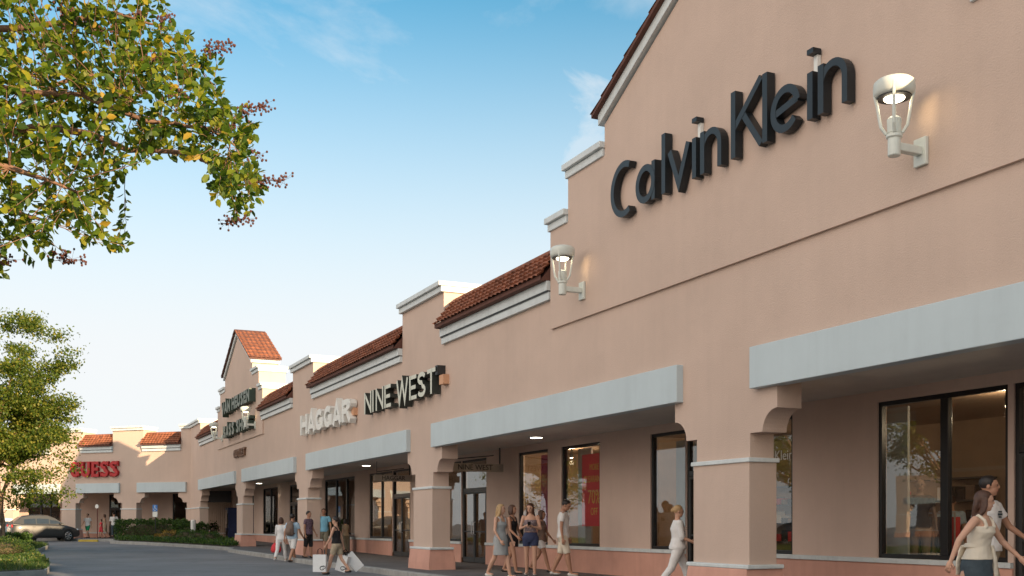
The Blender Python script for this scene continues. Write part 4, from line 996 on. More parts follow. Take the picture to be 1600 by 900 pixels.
def person(px, Z, H, face, label, cat='person', fem=False, skin='skin', hair='hair_brown', hairdo='short', top=None, bottom=None, pose=None, shoes='shoe', vox=.012, g=None, build=1.0, group=None, pos=None, dress=None, glasses=False, print_=None):
    """px: column of the survey photograph, Z: distance; face: heading in degrees (0 = away from the camera, -90 = to the right)"""
    P = dict(hL=0, hR=0, kL=3, kR=3, aL=(4, 8, 12, 0), aR=(4, 8, 12, 0), lean=0, yaw=0, pitch=0); P.update(pose or {})
    x = (px - 800) / 1700 * Z; y = Z
    if pos is not None: x, y = pos
    gz_ = (ground_z(y) + .15) if g is None else g
    J = {}; hipw = (.056 if fem else .052) * H; zh = .52 * H
    for sd, sg in (('L', -1), ('R', 1)):
        f = R(P['h' + sd]); k = R(P['k' + sd]); hip = Vector((sg * hipw, 0, zh)); kn = hip + Vector((sg * .004, math.sin(f), -math.cos(f))) * .245 * H
        an = kn + Vector((0, math.sin(f - k), -math.cos(f - k))) * .235 * H; J['hip' + sd], J['kn' + sd], J['an' + sd] = hip, kn, an
    low = min(J['anL'].z, J['anR'].z) - .042 * H
    up = Vector((0, 0, -low))
    for q in J: J[q] = J[q] + up
    ln = math.tan(R(P['lean']))
    def T(xx, yy, zz): return Vector((xx, yy + max(0, zz - zh) * ln, zz)) + up
    shw = (.098 if fem else .112) * H
    for sd, sg in (('L', -1), ('R', 1)):
        fl, ab, el, inn = P['a' + sd]; sh = T(sg * shw, 0, .805 * H); fl, ab, el, inn = R(fl), R(ab), R(el), R(inn)
        d = Vector((sg * math.sin(ab), math.sin(fl) * math.cos(ab), -math.cos(fl) * math.cos(ab))); eb = sh + d * .172 * H
        a2 = R(P['a' + sd][1]) * .4 - inn; d2_ = Vector((sg * math.sin(a2), math.sin(fl + el) * math.cos(a2), -math.cos(fl + el) * math.cos(a2))); wr = eb + d2_ * .145 * H
        J['sh' + sd], J['eb' + sd], J['wr' + sd], J['hd' + sd] = sh, eb, wr, d2_
    hm = Matrix.Rotation(R(P['yaw']), 3, 'Z') @ Matrix.Rotation(R(-P['pitch']), 3, 'X')
    neck = T(0, -.004 * H, .845 * H); hc = neck + hm @ Vector((0, .012 * H, .085 * H))
    B = build
    if fem: tor = [(.468, .060, .058), (.50, .092, .072), (.53, .099, .074), (.58, .086, .062), (.63, .070, .052), (.68, .074, .056), (.725, .083, .070), (.765, .084, .056), (.80, .078, .044), (.825, .045, .036)]
    else: tor = [(.468, .062, .056), (.50, .086, .068), (.53, .090, .068), (.58, .084, .062), (.63, .080, .058), (.70, .092, .066), (.75, .102, .067), (.785, .102, .058), (.81, .088, .046), (.835, .048, .038)]
    tor = [(a, b * (1 + (B - 1)), c * B) for a, b, c in tor]
    def torso(mb, z0, z1, inf, flare=0.0):
        def at_(z):
            for (a, b, c), (a2, b2, c2) in zip(tor, tor[1:]):
                if a <= z <= a2: f = (z - a) / (a2 - a); return b + (b2 - b) * f, c + (c2 - c) * f
            return tor[0][1:] if z < tor[0][0] else tor[-1][1:]
        zs = sorted({z0, z1} | {a for a, _, _ in tor if z0 < a < z1}); rg_ = []
        for z in zs:
            rx, ry = at_(z); e = inf + flare * max(0, (.60 - z)); by = .006 if (fem and .69 < z < .76) else 0
            rg_.append((T(0, by * H, z * H), (rx * H + e), (ry * H + e)))
        loft(mb, rg_, 20)
    def limb(mb, a, b, ra, rb, flat=1.0, n=12):
        d = (b - a).normalized(); q = d.to_track_quat('Z', 'Y').to_matrix(); L = (b - a).length
        loft(mb, [(a.lerp(b, t_), (ra + (rb - ra) * t_) * k_, (ra + (rb - ra) * t_) * k_, q) for t_, k_ in ((0, 1), (.3, 1.06), (.7, 1.0), (1, 1))], n)
        mb.ell(a, (ra, ra, ra), 10); mb.ell(b, (rb, rb, rb), 10)
    m = MB(); torso(m, .468, .835, 0)
    th, kr, cf, ar = (.053, .031, .034, .021) if fem else (.051, .034, .036, .022)
    th, kr, cf, ar = [q * H * B ** .7 for q in (th, kr, cf, ar)]
    for sd, sg in (('L', -1), ('R', 1)):
        h_, k_, a_ = J['hip' + sd], J['kn' + sd], J['an' + sd]
        limb(m, h_ + Vector((0, 0, -.012 * H)), k_, th, kr); cfp = k_.lerp(a_, .32) + Vector((0, -.006 * H, 0)); limb(m, k_, cfp, kr * .98, cf * .98); limb(m, cfp, a_, cf * .95, .021 * H)
        toe = a_ + Vector((sg * .008 * H, .078 * H, -.026 * H)); m.ell(a_ + Vector((0, -.010 * H, -.020 * H)), (.022 * H, .026 * H, .022 * H), 10); m.ell(a_.lerp(toe, .6), (.025 * H, .062 * H, .018 * H), 12)
        s_, e_, w_ = J['sh' + sd], J['eb' + sd], J['wr' + sd]
        m.ell(s_ + Vector((-sg * .010 * H, 0, -.008 * H)), (.029 * H, .029 * H, .030 * H), 12); limb(m, s_, e_, ar * 1.28, ar * .92); limb(m, e_, w_, ar * .98, ar * .62)
        hd = J['hd' + sd]; m.ell(w_ + hd * .030 * H, (.012 * H, .022 * H, .034 * H), 10, 0, hd.to_track_quat('Z', 'Y').to_matrix())
    m.tube([neck + Vector((0, 0, -.03 * H)), neck + Vector((0, .002 * H, .02 * H)), hc + hm @ Vector((0, -.008 * H, -.02 * H))], .030 * H if fem else .035 * H, .030 * H, 12)
    hl = lambda a, b, c: hc + hm @ Vector((a * H, b * H, c * H))
    m.ell(hl(0, -.004, .014), (.046 * H, .058 * H, .052 * H), 18, 0, hm); m.ell(hl(0, .012, -.024), (.035 * H, .040 * H, .043 * H), 16, 0, hm)
    m.ell(hl(0, .030, -.052), (.016 * H, .016 * H, .012 * H), 10, 0, hm)
    m.ell(hl(0, .054, -.006), (.008 * H, .012 * H, .014 * H), 8, 0, hm); m.ell(hl(0, .050, .012), (.026 * H, .008 * H, .006 * H), 8, 0, hm)
    for sg in (-1, 1): m.ell(hl(sg * .047, -.004, -.004), (.006 * H, .012 * H, .017 * H), 8, 0, hm)
    ex = MB()
    for sd, sg in (('L', -1), ('R', 1)):       # five unequal, bent fingers rooted in each palm
        w_, hd = J['wr' + sd], J['hd' + sd]; inw = Vector((-sg, 0, 0)); inw = (inw - hd * inw.dot(hd)).normalized(); fw = hd.cross(inw).normalized()
        if fw.y < 0: fw = -fw
        for k, (o_, L_) in enumerate(((.75, .038), (.25, .043), (-.25, .040), (-.75, .031))):
            b0 = w_ + hd * .050 * H + fw * o_ * .019 * H; b1 = b0 + (hd * .9 + inw * .3) * L_ * .5 * H; b2 = b1 + (hd * .55 + inw * .75) * L_ * .5 * H
            ex.tube([b0 - hd * .012 * H, b0, b1, b2], .0052 * H, .0040 * H, 6)
        b0 = w_ + hd * .020 * H + fw * .017 * H; ex.tube([b0, b0 + (fw * .7 + hd * .7) * .020 * H, b0 + (fw * .75 + hd * 1.5 + inw * .4) * .020 * H], .006 * H, .0045 * H, 6)
    for sg in (-1, 1):
        ex.ell(hl(sg * .018, .0505, .005), (.0085 * H, .004 * H, .0042 * H), 8, 1, hm); ex.ell(hl(sg * .018, .0535, .015), (.011 * H, .003 * H, .0022 * H), 8, 1, hm)
    ex.ell(hl(0, .0500, -.030), (.013 * H, .005 * H, .0045 * H), 8, 2, hm)
    body = baked(m, 'person', M[skin], vox, None, 3, 0, ex, [M['eye'], M['lip']])
    tag(body, label, cat, group); body.location = (x, y, gz_); body.rotation_euler = (0, 0, R(face))
    # hair
    hb = MB()
    if hairdo != 'bald':
        vs0 = len(hb.v); hb.ell(hl(0, -.008, .022), (.051 * H, .060 * H, .053 * H), 20, 0, hm)
        inv = hm.inverted(); new = []
        for v in hb.v:
            l = inv @ (Vector(v) - hc) / H
            if l.y > .018 and l.z < .040: l.y = min(l.y, .018 + max(0, l.z - .02) * .9)
            if l.z < -.022: l.z = -.022
            new.append(tuple(hc + hm @ (l * H)))
        hb.v = new
        if hairdo == 'long':
            loft(hb, [(hl(0, -.030, .03), .045 * H, .030 * H), (hl(0, -.040, -.03), .049 * H, .028 * H), (T(0, -.040 * H, .835 * H), .052 * H, .024 * H), (T(0, -.050 * H, .775 * H), .050 * H, .020 * H), (T(0, -.052 * H, .735 * H), .030 * H, .012 * H)], 14)
            for sg in (-1, 1): loft(hb, [(hl(sg * .042, -.006, .03), .012 * H, .026 * H), (hl(sg * .047, -.006, -.03), .013 * H, .026 * H), (hl(sg * .044, -.012, -.07), .016 * H, .024 * H), (T(sg * .046 * H, -.026 * H, .81 * H), .020 * H, .020 * H), (T(sg * .044 * H, -.046 * H, .765 * H), .020 * H, .014 * H)], 10)
        if hairdo == 'shoulder':
            loft(hb, [(hl(0, -.030, .03), .045 * H, .030 * H), (hl(0, -.036, -.03), .050 * H, .030 * H), (hl(0, -.030, -.075), .046 * H, .024 * H)], 14)
            for sg in (-1, 1): loft(hb, [(hl(sg * .044, .0, .02), .011 * H, .026 * H), (hl(sg * .050, .0, -.03), .012 * H, .026 * H), (hl(sg * .046, .0, -.07), .012 * H, .02 * H)], 10)
        if hairdo == 'tail':
            hb.tube([hl(0, -.060, .02), hl(0, -.082, .01), hl(0, -.088, -.03), hl(0, -.078, -.06)], .015 * H, .008 * H, 8)
        if hairdo == 'bun': hb.ell(hl(0, -.068, .012), (.024 * H, .022 * H, .024 * H), 12, 0, hm)
        baked(hb, 'hair', M[hair], vox * .9, body, 2, .0015)
    if glasses:
        q = MB()
        for sg in (-1, 1): q.ell(hl(sg * .020, .058, .006), (.015 * H, .004 * H, .010 * H), 10, 0, hm); q.tube([hl(sg * .034, .054, .008), hl(sg * .047, .0, .008)], .002 * H, n=5)
        q.tube([hl(-.008, .060, .008), hl(.008, .060, .008)], .002 * H, n=5); q.build('sunglasses', M['eye'], body)
    # clothes
    def sleeves(mb, fr, inf):
        for sd, sg in (('L', -1), ('R', 1)):
            s_, e_, w_ = J['sh' + sd], J['eb' + sd], J['wr' + sd]
            f1 = min(1, fr / .55); a_ = s_ + Vector((-sg * .003 * H, 0, .0)); b_ = s_.lerp(e_, f1); q = (b_ - a_).normalized().to_track_quat('Z', 'Y').to_matrix()
            mb.ell(s_ + Vector((-sg * .010 * H, 0, -.006 * H)), (.030 * H + inf,) * 3, 12)
            loft(mb, [(a_, ar * 1.3 + inf, ar * 1.3 + inf, q), (b_, ar * 1.02 + inf * 1.5, ar * 1.02 + inf * 1.5, q)], 12)
            if fr > .55:
                c_ = e_.lerp(w_, (fr - .55) / .45); q = (c_ - e_).normalized().to_track_quat('Z', 'Y').to_matrix(); mb.ell(e_, (ar + inf,) * 3, 10)
                loft(mb, [(e_, ar + inf, ar + inf, q), (c_, ar * .75 + inf * 1.3, ar * .75 + inf * 1.3, q)], 12)
    def legs_(mb, fr, inf):
        for sd in 'LR':
            h_, k_, a_ = J['hip' + sd], J['kn' + sd], J['an' + sd]; f1 = min(1, fr / .5); b_ = h_.lerp(k_, f1); q = (b_ - h_).normalized().to_track_quat('Z', 'Y').to_matrix()
            mb.ell(h_ + Vector((0, 0, -.01 * H)), (th + inf,) * 3, 12)
            loft(mb, [(h_, th * 1.02 + inf, th * 1.05 + inf, q), (b_, th + (kr - th) * f1 + inf * 1.5, th + (kr - th) * f1 + inf * 1.6, q)], 14)
            if fr > .5:
                c_ = k_.lerp(a_, (fr - .5) / .5); q = (c_ - k_).normalized().to_track_quat('Z', 'Y').to_matrix(); mb.ell(k_, (kr + inf,) * 3, 12)
                loft(mb, [(k_, kr + inf * 1.2, kr + inf * 1.2, q), (k_.lerp(c_, .4), cf + inf, cf + inf, q), (c_, .026 * H + inf * 1.2, .028 * H + inf * 1.2, q)], 14)
    def skirt_(mb, z0, z1, r1, inf):
        fw = (J['knL'].y + J['knR'].y) / 2 * .5; sp = abs(J['knL'].y - J['knR'].y) * .35
        z1_ = z1 * H
        loft(mb, [(T(0, 0, z0 * H), .078 * H * B + inf, .060 * H * B + inf), (T(0, 0, .53 * H), .101 * H * B + inf, .078 * H * B + inf), (T(0, 0, .50 * H), .103 * H * B + inf, .080 * H * B + inf), (Vector((0, fw * (1 - z1 / .52) * 1.2, z1_)) + up, r1 * H, r1 * .82 * H + sp * (1 - z1 / .52))], 22)
    if bottom:
        kind, mt, fr = bottom; q = MB()
        if kind == 'skirt': skirt_(q, .60, fr, .098, .012); baked(q, 'skirt', M[mt], vox, body, 2, .003)
        else: torso(q, .455, .595, .012); legs_(q, fr, .012 if kind == 'shorts' else .010); baked(q, kind, M[mt], vox, body, 2, .003)
        if kind != 'skirt': q = MB()
    if top:
        kind, mt, slv = top; q = MB(); inf = .018
        if kind == 'tank':
            torso(q, .545, .765, .017, .22)
            for sg in (-1, 1): q.tube([T(sg * .052 * H, .058 * H * B, .755 * H), T(sg * .058 * H, .044 * H, .80 * H), T(sg * .056 * H, .0, .834 * H), T(sg * .056 * H, -.042 * H, .80 * H), T(sg * .052 * H, -.052 * H, .755 * H)], .013 * H, .013 * H, 8)
        elif kind == 'strapless': torso(q, .60, .765, .015)
        else: torso(q, .50, .832, inf, .10); sleeves(q, slv, inf * .8)
        tp_ = baked(q, {'tank': 'tank_top', 'strapless': 'bodice'}.get(kind, 'shirt'), M[mt], vox, body, 2, .0035)
        if print_:
            pm = MB()
            for (a, b, c, d) in ((-.026, .765, .026, .755), (-.034, .750, .034, .736), (-.020, .731, .022, .720)):
                for k in range(4): xx = a + (c - a) * k / 4; pm.box((xx * H, tor[6][2] * H + .019, b * H + up.z), ((xx + (c - a) / 4 * .7) * H, tor[6][2] * H + .0235, d * H + up.z))
            pm.build('chest_print', M[print_], body)
    if dress:
        mt, zt, z1, r1 = dress; q = MB(); torso(q, .56, zt, .013); skirt_(q, .60, z1, r1, .014)
        if zt < .8:
            for sg in (-1, 1): q.tube([T(sg * .050 * H, .054 * H, zt * H - .01 * H), T(sg * .054 * H, .038 * H, .805 * H), T(sg * .052 * H, .0, .832 * H), T(sg * .05 * H, -.040 * H, .80 * H), T(sg * .05 * H, -.05 * H, zt * H - .01 * H)], .010 * H, .010 * H, 6)
        baked(q, 'dress', M[mt], vox, body, 2, .003)
    if shoes:
        for sd, sg in (('L', -1), ('R', 1)):
            a_ = J['an' + sd]; q = MB(); q.ell(a_ + Vector((sg * .006 * H, .030 * H, -.028 * H)), (.027 * H, .070 * H, .0165 * H), 14); q.ell(a_ + Vector((0, -.012 * H, -.020 * H)), (.027 * H, .030 * H, .023 * H), 12); q.build('shoe', M[shoes], body, smooth=True)
    bpy.context.view_layer.update()
    return body, J, Matrix.Translation(body.location) @ Matrix.Rotation(R(face), 4, 'Z')

walk1 = dict(hL=24, kL=6, hR=-14, kR=18, aL=(-18, 9, 14, 0), aR=(20, 9, 22, 0))
walk2 = dict(hL=-16, kL=22, hR=20, kR=5, aL=(18, 9, 22, 0), aR=(-16, 9, 12, 0))
w1, J1, X1 = person(1526, 11.7, 1.62, -138, 'woman in white tank top and dark skirt, pale sweater tied round her waist', fem=True, hairdo='long', top=('tank', 'c_cream', 0), bottom=('skirt', 'c_slate', .26), pose=dict(hL=28, kL=10, hR=-22, kR=22, aL=(20, 30, 24, 0), aR=(-24, 36, 8, 0), yaw=30, pitch=2, lean=7), vox=.0075, build=1.10)
sw = MB()
for sg in (-1, 1): pass
h = 1.62
loft(sw, [(Vector((0, 0, .585 * h)), .098 * h, .078 * h), (Vector((0, 0, .615 * h)), .092 * h, .072 * h)], 20)
loft(sw, [(Vector((-.06 * h, .078 * h, .60 * h)), .025, .020), (Vector((-.075 * h, .088 * h, .52 * h)), .036, .020), (Vector((-.085 * h, .09 * h, .40 * h)), .045, .020), (Vector((-.085 * h, .085 * h, .33 * h)), .035, .015)], 10)
loft(sw, [(Vector((.0, -.085 * h, .60 * h)), .09, .020), (Vector((0, -.10 * h, .50 * h)), .13, .025), (Vector((0, -.11 * h, .40 * h)), .12, .02)], 12)
baked(sw, 'tied_sweater', M['c_cream'], .010, w1, 2, .005)
person(1544, 13.0, 1.80, -138, 'man in a printed white T-shirt walking half hidden behind the woman in the tank top', hair='hair_dark', top=('tee', 'c_white', .30), bottom=('shorts', 'c_khaki', .42), pose=dict(hL=-12, kL=16, hR=16, kR=5, aL=(22, 26, 30, 0), aR=(-12, 14, 12, 0), yaw=20), skin='skin_tan', vox=.008, print_='c_slate')
person(1059, 19.5, 1.58, -88, 'blonde woman all in white walking towards the nearest pier', fem=True, hair='hair_blonde', hairdo='bun', top=('tee', 'c_white', .62), bottom=('trousers', 'c_white', .97), pose=dict(hL=22, kL=5, hR=-20, kR=18, aL=(10, 8, 62, 0), aR=(8, 8, 60, 0)), vox=.010, build=1.12, shoes='shoe_w')
person(880, 25.2, 1.80, -96, 'young man in a printed white T-shirt and cream shorts looking down as he walks', hair='hair_dark', top=('tee', 'c_white', .32), bottom=('shorts', 'c_cream', .46), pose=dict(hL=-10, kL=14, hR=14, kR=4, aL=(4, 8, 16, 0), aR=(-6, 8, 14, 0), pitch=24, yaw=-16), skin='skin_tan', print_='c_slate', shoes='shoe_w')
person(782, 24.2, 1.67, -128, 'blonde woman in a sleeveless grey dress, leftmost of the four strolling women', fem=True, hair='hair_blonde', hairdo='long', dress=('c_grey', .765, .32, .105), pose=dict(hL=18, kL=8, hR=-14, kR=16, aL=(10, 10, 16, 0), aR=(4, 12, 30, 12), yaw=20), shoes='shoe_w')
person(800, 26.3, 1.68, -115, 'dark clad woman with a bare arm just behind the blonde in grey', fem=True, hair='hair_brown', hairdo='shoulder', dress=('c_black', .765, .40, .10), pose=dict(hL=-12, kL=16, hR=14, kR=6, aL=(8, 18, 20, 0), aR=(10, 8, 40, 0)), skin='skin_tan')
w7, J7, X7 = person(829, 25.6, 1.70, 175, 'woman with long brown hair in a navy playsuit holding her phone at chest height', fem=True, hair='hair_brown', hairdo='long', top=('strapless', 'c_print', 0), bottom=('shorts', 'c_navy', .24), pose=dict(hL=6, kL=4, hR=-4, kR=6, aL=(14, 14, 92, 48), aR=(14, 14, 96, 44), pitch=10, yaw=-12), shoes='shoe_w')
person(846, 27.2, 1.58, -110, 'woman in white shorts hidden behind the one in navy', fem=True, hair='hair_brown', hairdo='shoulder', top=('tee', 'c_taupe', .2), bottom=('shorts', 'c_white', .26), pose=walk2, skin='skin_tan')
w9, J9, X9 = person(526, 29.2, 1.58, 78, 'woman in sunglasses, black tank top and khaki shorts carrying big white bags', fem=True, hair='hair_dark', hairdo='tail', top=('tank', 'c_black', 0), bottom=('shorts', 'c_khaki', .34), pose=dict(hL=20, kL=6, hR=-16, kR=20, aL=(16, 12, 14, 0), aR=(-18, 14, 8, 0), lean=3), g=0.0, glasses=True)
person(506, 41.2, 1.76, 178, 'man in a light blue shirt and khaki shorts facing the road beside the third pier', hair='hair_brown', top=('tee', 'c_blue', .30), bottom=('shorts', 'c_olive', .46), pose=dict(hL=4, hR=-3, aL=(2, 12, 14, 0), aR=(4, 14, 16, 0)), skin='skin_tan')
person(482, 38.7, 1.66, -112, 'short haired person in a purple checked shirt and black knee shorts by the third pier', hair='hair_dark', top=('tee', 'c_plaid', .30), bottom=('shorts', 'c_black', .60), pose=dict(hL=6, hR=-8, aL=(6, 8, 24, 0), aR=(-4, 8, 14, 0)), skin='skin_tan', build=1.1)
w12, J12, X12 = person(457, 38.4, 1.76, -22, 'man in a pale blue shirt and white shorts walking away beside the woman in white', hair='hair_dark', top=('tee', 'c_ltblue', .34), bottom=('shorts', 'c_white', .46), pose=walk1, g=ground_z(38.4), skin='skin_tan', build=1.1)
w13, J13, X13 = person(439, 38.9, 1.62, -8, 'woman in white carrying a red bag, walking away at the kerb', fem=True, hair='hair_brown', hairdo='shoulder', top=('tee', 'c_white', .9), bottom=('trousers', 'c_white', .95), pose=walk2, g=ground_z(38.9), shoes='shoe_w')
person(540, 43.2, 1.36, 60, 'child with dark hair in a beige top behind the woman with white bags', fem=True, hair='hair_dark', hairdo='shoulder', top=('tee', 'c_khaki', .3), bottom=('trousers', 'c_olive', .9), vox=.015)
person(137, 71.9, 1.66, 170, 'person in a white shirt and green shorts under the wing arcade', hair='hair_dark', top=('tee', 'c_white', .34), bottom=('shorts', 'c_green', .44), pose=walk1, vox=.018)
person(158, 70.9, 1.28, 120, 'small child dressed all in red under the wing arcade', fem=True, hair='hair_brown', hairdo='shoulder', top=('tee', 'c_red', .3), bottom=('shorts', 'c_red', .4), pose=walk2, vox=.018)
person(163.5, 71.9, 1.62, 100, 'woman in a beige dress behind the red clad child', fem=True, hair='hair_brown', hairdo='shoulder', dress=('c_khaki', .77, .3, .10), pose=walk1, vox=.018)
person(178, 71.4, 1.74, 20, 'man in a white shirt and dark trousers entering the wing shop', hair='hair_dark', top=('tee', 'c_white', .5), bottom=('trousers', 'c_slate', .95), pose=walk2, vox=.018)
person(1486, 20.2, 1.72, -20, 'person in a light blue top standing inside the widest shop window', hair='hair_dark', top=('tee', 'c_ltblue', .35), bottom=('trousers', 'c_white', .95), pose={}, vox=.014, g=.16)
# things they carry
def paper_bag(mtx, label, w=.42, h=.46, d=.14, mt='paper', logo=False):
    r = empty('shopping_bag', mtx, label, 'bag')
    b = MB(); w2 = w / 2; b.add([(-w2, -d / 2, -h), (w2, -d / 2, -h), (w2, d / 2, -h), (-w2, d / 2, -h), (-w2, -d / 2, 0), (w2, -d / 2, 0), (w2, d / 2, 0), (-w2, d / 2, 0), (-w2, -d * .15, -h * .4), (w2, d * .15, -h * .4)],
        [(0, 3, 2, 1), (0, 1, 5, 4), (1, 2, 9), (2, 6, 9), (6, 5, 9), (5, 1, 9), (2, 3, 7, 6), (3, 0, 8), (0, 4, 8), (4, 7, 8), (7, 3, 8)]).build('bag_body', M[mt], r)
    for s_ in (-1, 1): MB().tube([(-w * .2, s_ * d * .4, -.01), (-w * .16, s_ * d * .2, .12), (0, 0, .17), (w * .16, s_ * d * .2, .12), (w * .2, s_ * d * .4, -.01)], .006, n=5).build('handle', M['c_black'], r)
    if logo:
        q = MB(); ribbon(q, arc(0, 0, .055, .05, 40, 320), .018, -d / 2 - .004, -d / 2 - .001, 1, 1, w * .22, -h * .78); ribbon(q, arc(0, 0, .05, .04, -120, 160), .016, -d / 2 - .007, -d / 2 - .003, 1, 1, w * .33, -h * .74); q.build('printed_mark', M['letter_black'], r)
    return r
def hand_world(X, J, sd, H): return X @ (J['wr' + sd] + J['hd' + sd] * .055 * H)
hp = hand_world(X9, J9, 'L', 1.58); paper_bag(Matrix.Translation(hp + Vector((-.10, -.10, -.17))) @ Matrix.Rotation(R(-6), 4, 'Z'), 'large upright white paper bag in the forward hand of the woman in sunglasses', .35, .46, logo=True)
hp = hand_world(X9, J9, 'R', 1.58); paper_bag(Matrix.Translation(hp + Vector((.03, -.12, -.17))) @ Matrix.Rotation(R(-20), 4, 'Z') @ Matrix.Rotation(R(14), 4, 'Y'), 'white paper bag hanging straight from the rear hand of the woman in sunglasses', .30, .44, logo=True)
paper_bag(Matrix.Translation(hp + Vector((.10, .04, -.15))) @ Matrix.Rotation(R(16), 4, 'Z') @ Matrix.Rotation(R(-40), 4, 'Y'), 'white paper bag swinging out furthest back behind the woman in sunglasses', .28, .50)
hp = hand_world(X13, J13, 'L', 1.62)
r = empty('handbag', Matrix.Translation(hp + Vector((-.06, -.02, -.10))), 'bright red bag hanging beside the woman in white at the kerb', 'bag'); b = MB(); loft(b, [(Vector((0, 0, -.34)), .15, .07), (Vector((0, 0, -.25)), .20, .09), (Vector((0, 0, -.10)), .16, .06), (Vector((0, 0, 0)), .08, .03)], 14); b.build('bag_body', M['c_red'], r, smooth=True); MB().tube([(-.07, 0, -.02), (-.03, 0, .10), (.03, 0, .10), (.07, 0, -.02)], .010, n=6).build('strap', M['c_red'], r)
r = empty('backpack', X12 @ Matrix.Translation((.02, -.19, 1.20)), 'brown grey backpack on the man in the pale blue shirt', 'backpack'); b = MB(); loft(b, [(Vector((0, 0, -.26)), .12, .07), (Vector((0, -.01, -.18)), .16, .11), (Vector((0, -.01, .08)), .15, .10), (Vector((0, .01, .22)), .10, .07), (Vector((0, .02, .26)), .05, .04)], 16); b.build('bag_body', M['c_taupe'], r, smooth=True); b = MB(); loft(b, [(Vector((0, -.10, -.20)), .10, .04), (Vector((0, -.115, -.10)), .12, .05), (Vector((0, -.10, -.01)), .10, .04)], 12); b.build('front_pocket', M['c_taupe'], r, smooth=True)
for sg in (-1, 1): MB().tube([(sg * .09, .05, .20), (sg * .11, .20, .25), (sg * .12, .31, .12), (sg * .12, .27, -.1), (sg * .13, .05, -.2)], .014, n=6).build('strap', M['c_taupe'], r)
o = MB().box((-.035, -.006, -.065), (.035, .006, .065)).build('phone', M['black'], mtx=Matrix.Translation(X7 @ ((J7['wrL'] + J7['wrR']) / 2 + Vector((0, .10, .05)))) @ Matrix.Rotation(R(30), 4, 'X'), bevel=.004); tag(o, 'dark phone held by the woman in the navy playsuit', 'phone')
# shop mannequin
def mannequin(x, d, label, facing):
    q = MAIN @ Vector((x, d2 + d, 0)); b_, J_, X_ = person(0, 0, 1.70, facing, label, cat='mannequin', fem=True, skin='c_taupe', hairdo='bald', top=('tee', 'c_black', .3), bottom=('trousers', 'c_taupe', .95), pose=dict(aL=(-8, 14, 10, 0), aR=(10, 14, 40, 10)), vox=.014, g=.42, pos=(q.x, q.y), shoes=None)
    b_.name = 'mannequin'; MB().lathe([(.26, -.02), (.26, 0), (.02, .02)], n=20).build('stand', M['black'], b_)
    o = MB().box((-.7, -.5, .16), (.7, .5, .40)).build('display_plinth', M['black'], mtx=Matrix.Translation((q.x, q.y, 0)) @ Matrix.Rotation(R(-65), 4, 'Z'), bevel=.01); tag(o, 'low black plinth under ' + ('the mannequin in the widest window' if d < 1.5 else 'the other mannequin'), 'plinth')
mannequin(-.42, 1.0, 'shop mannequin in a black T-shirt behind the left pane of the widest window', 160)

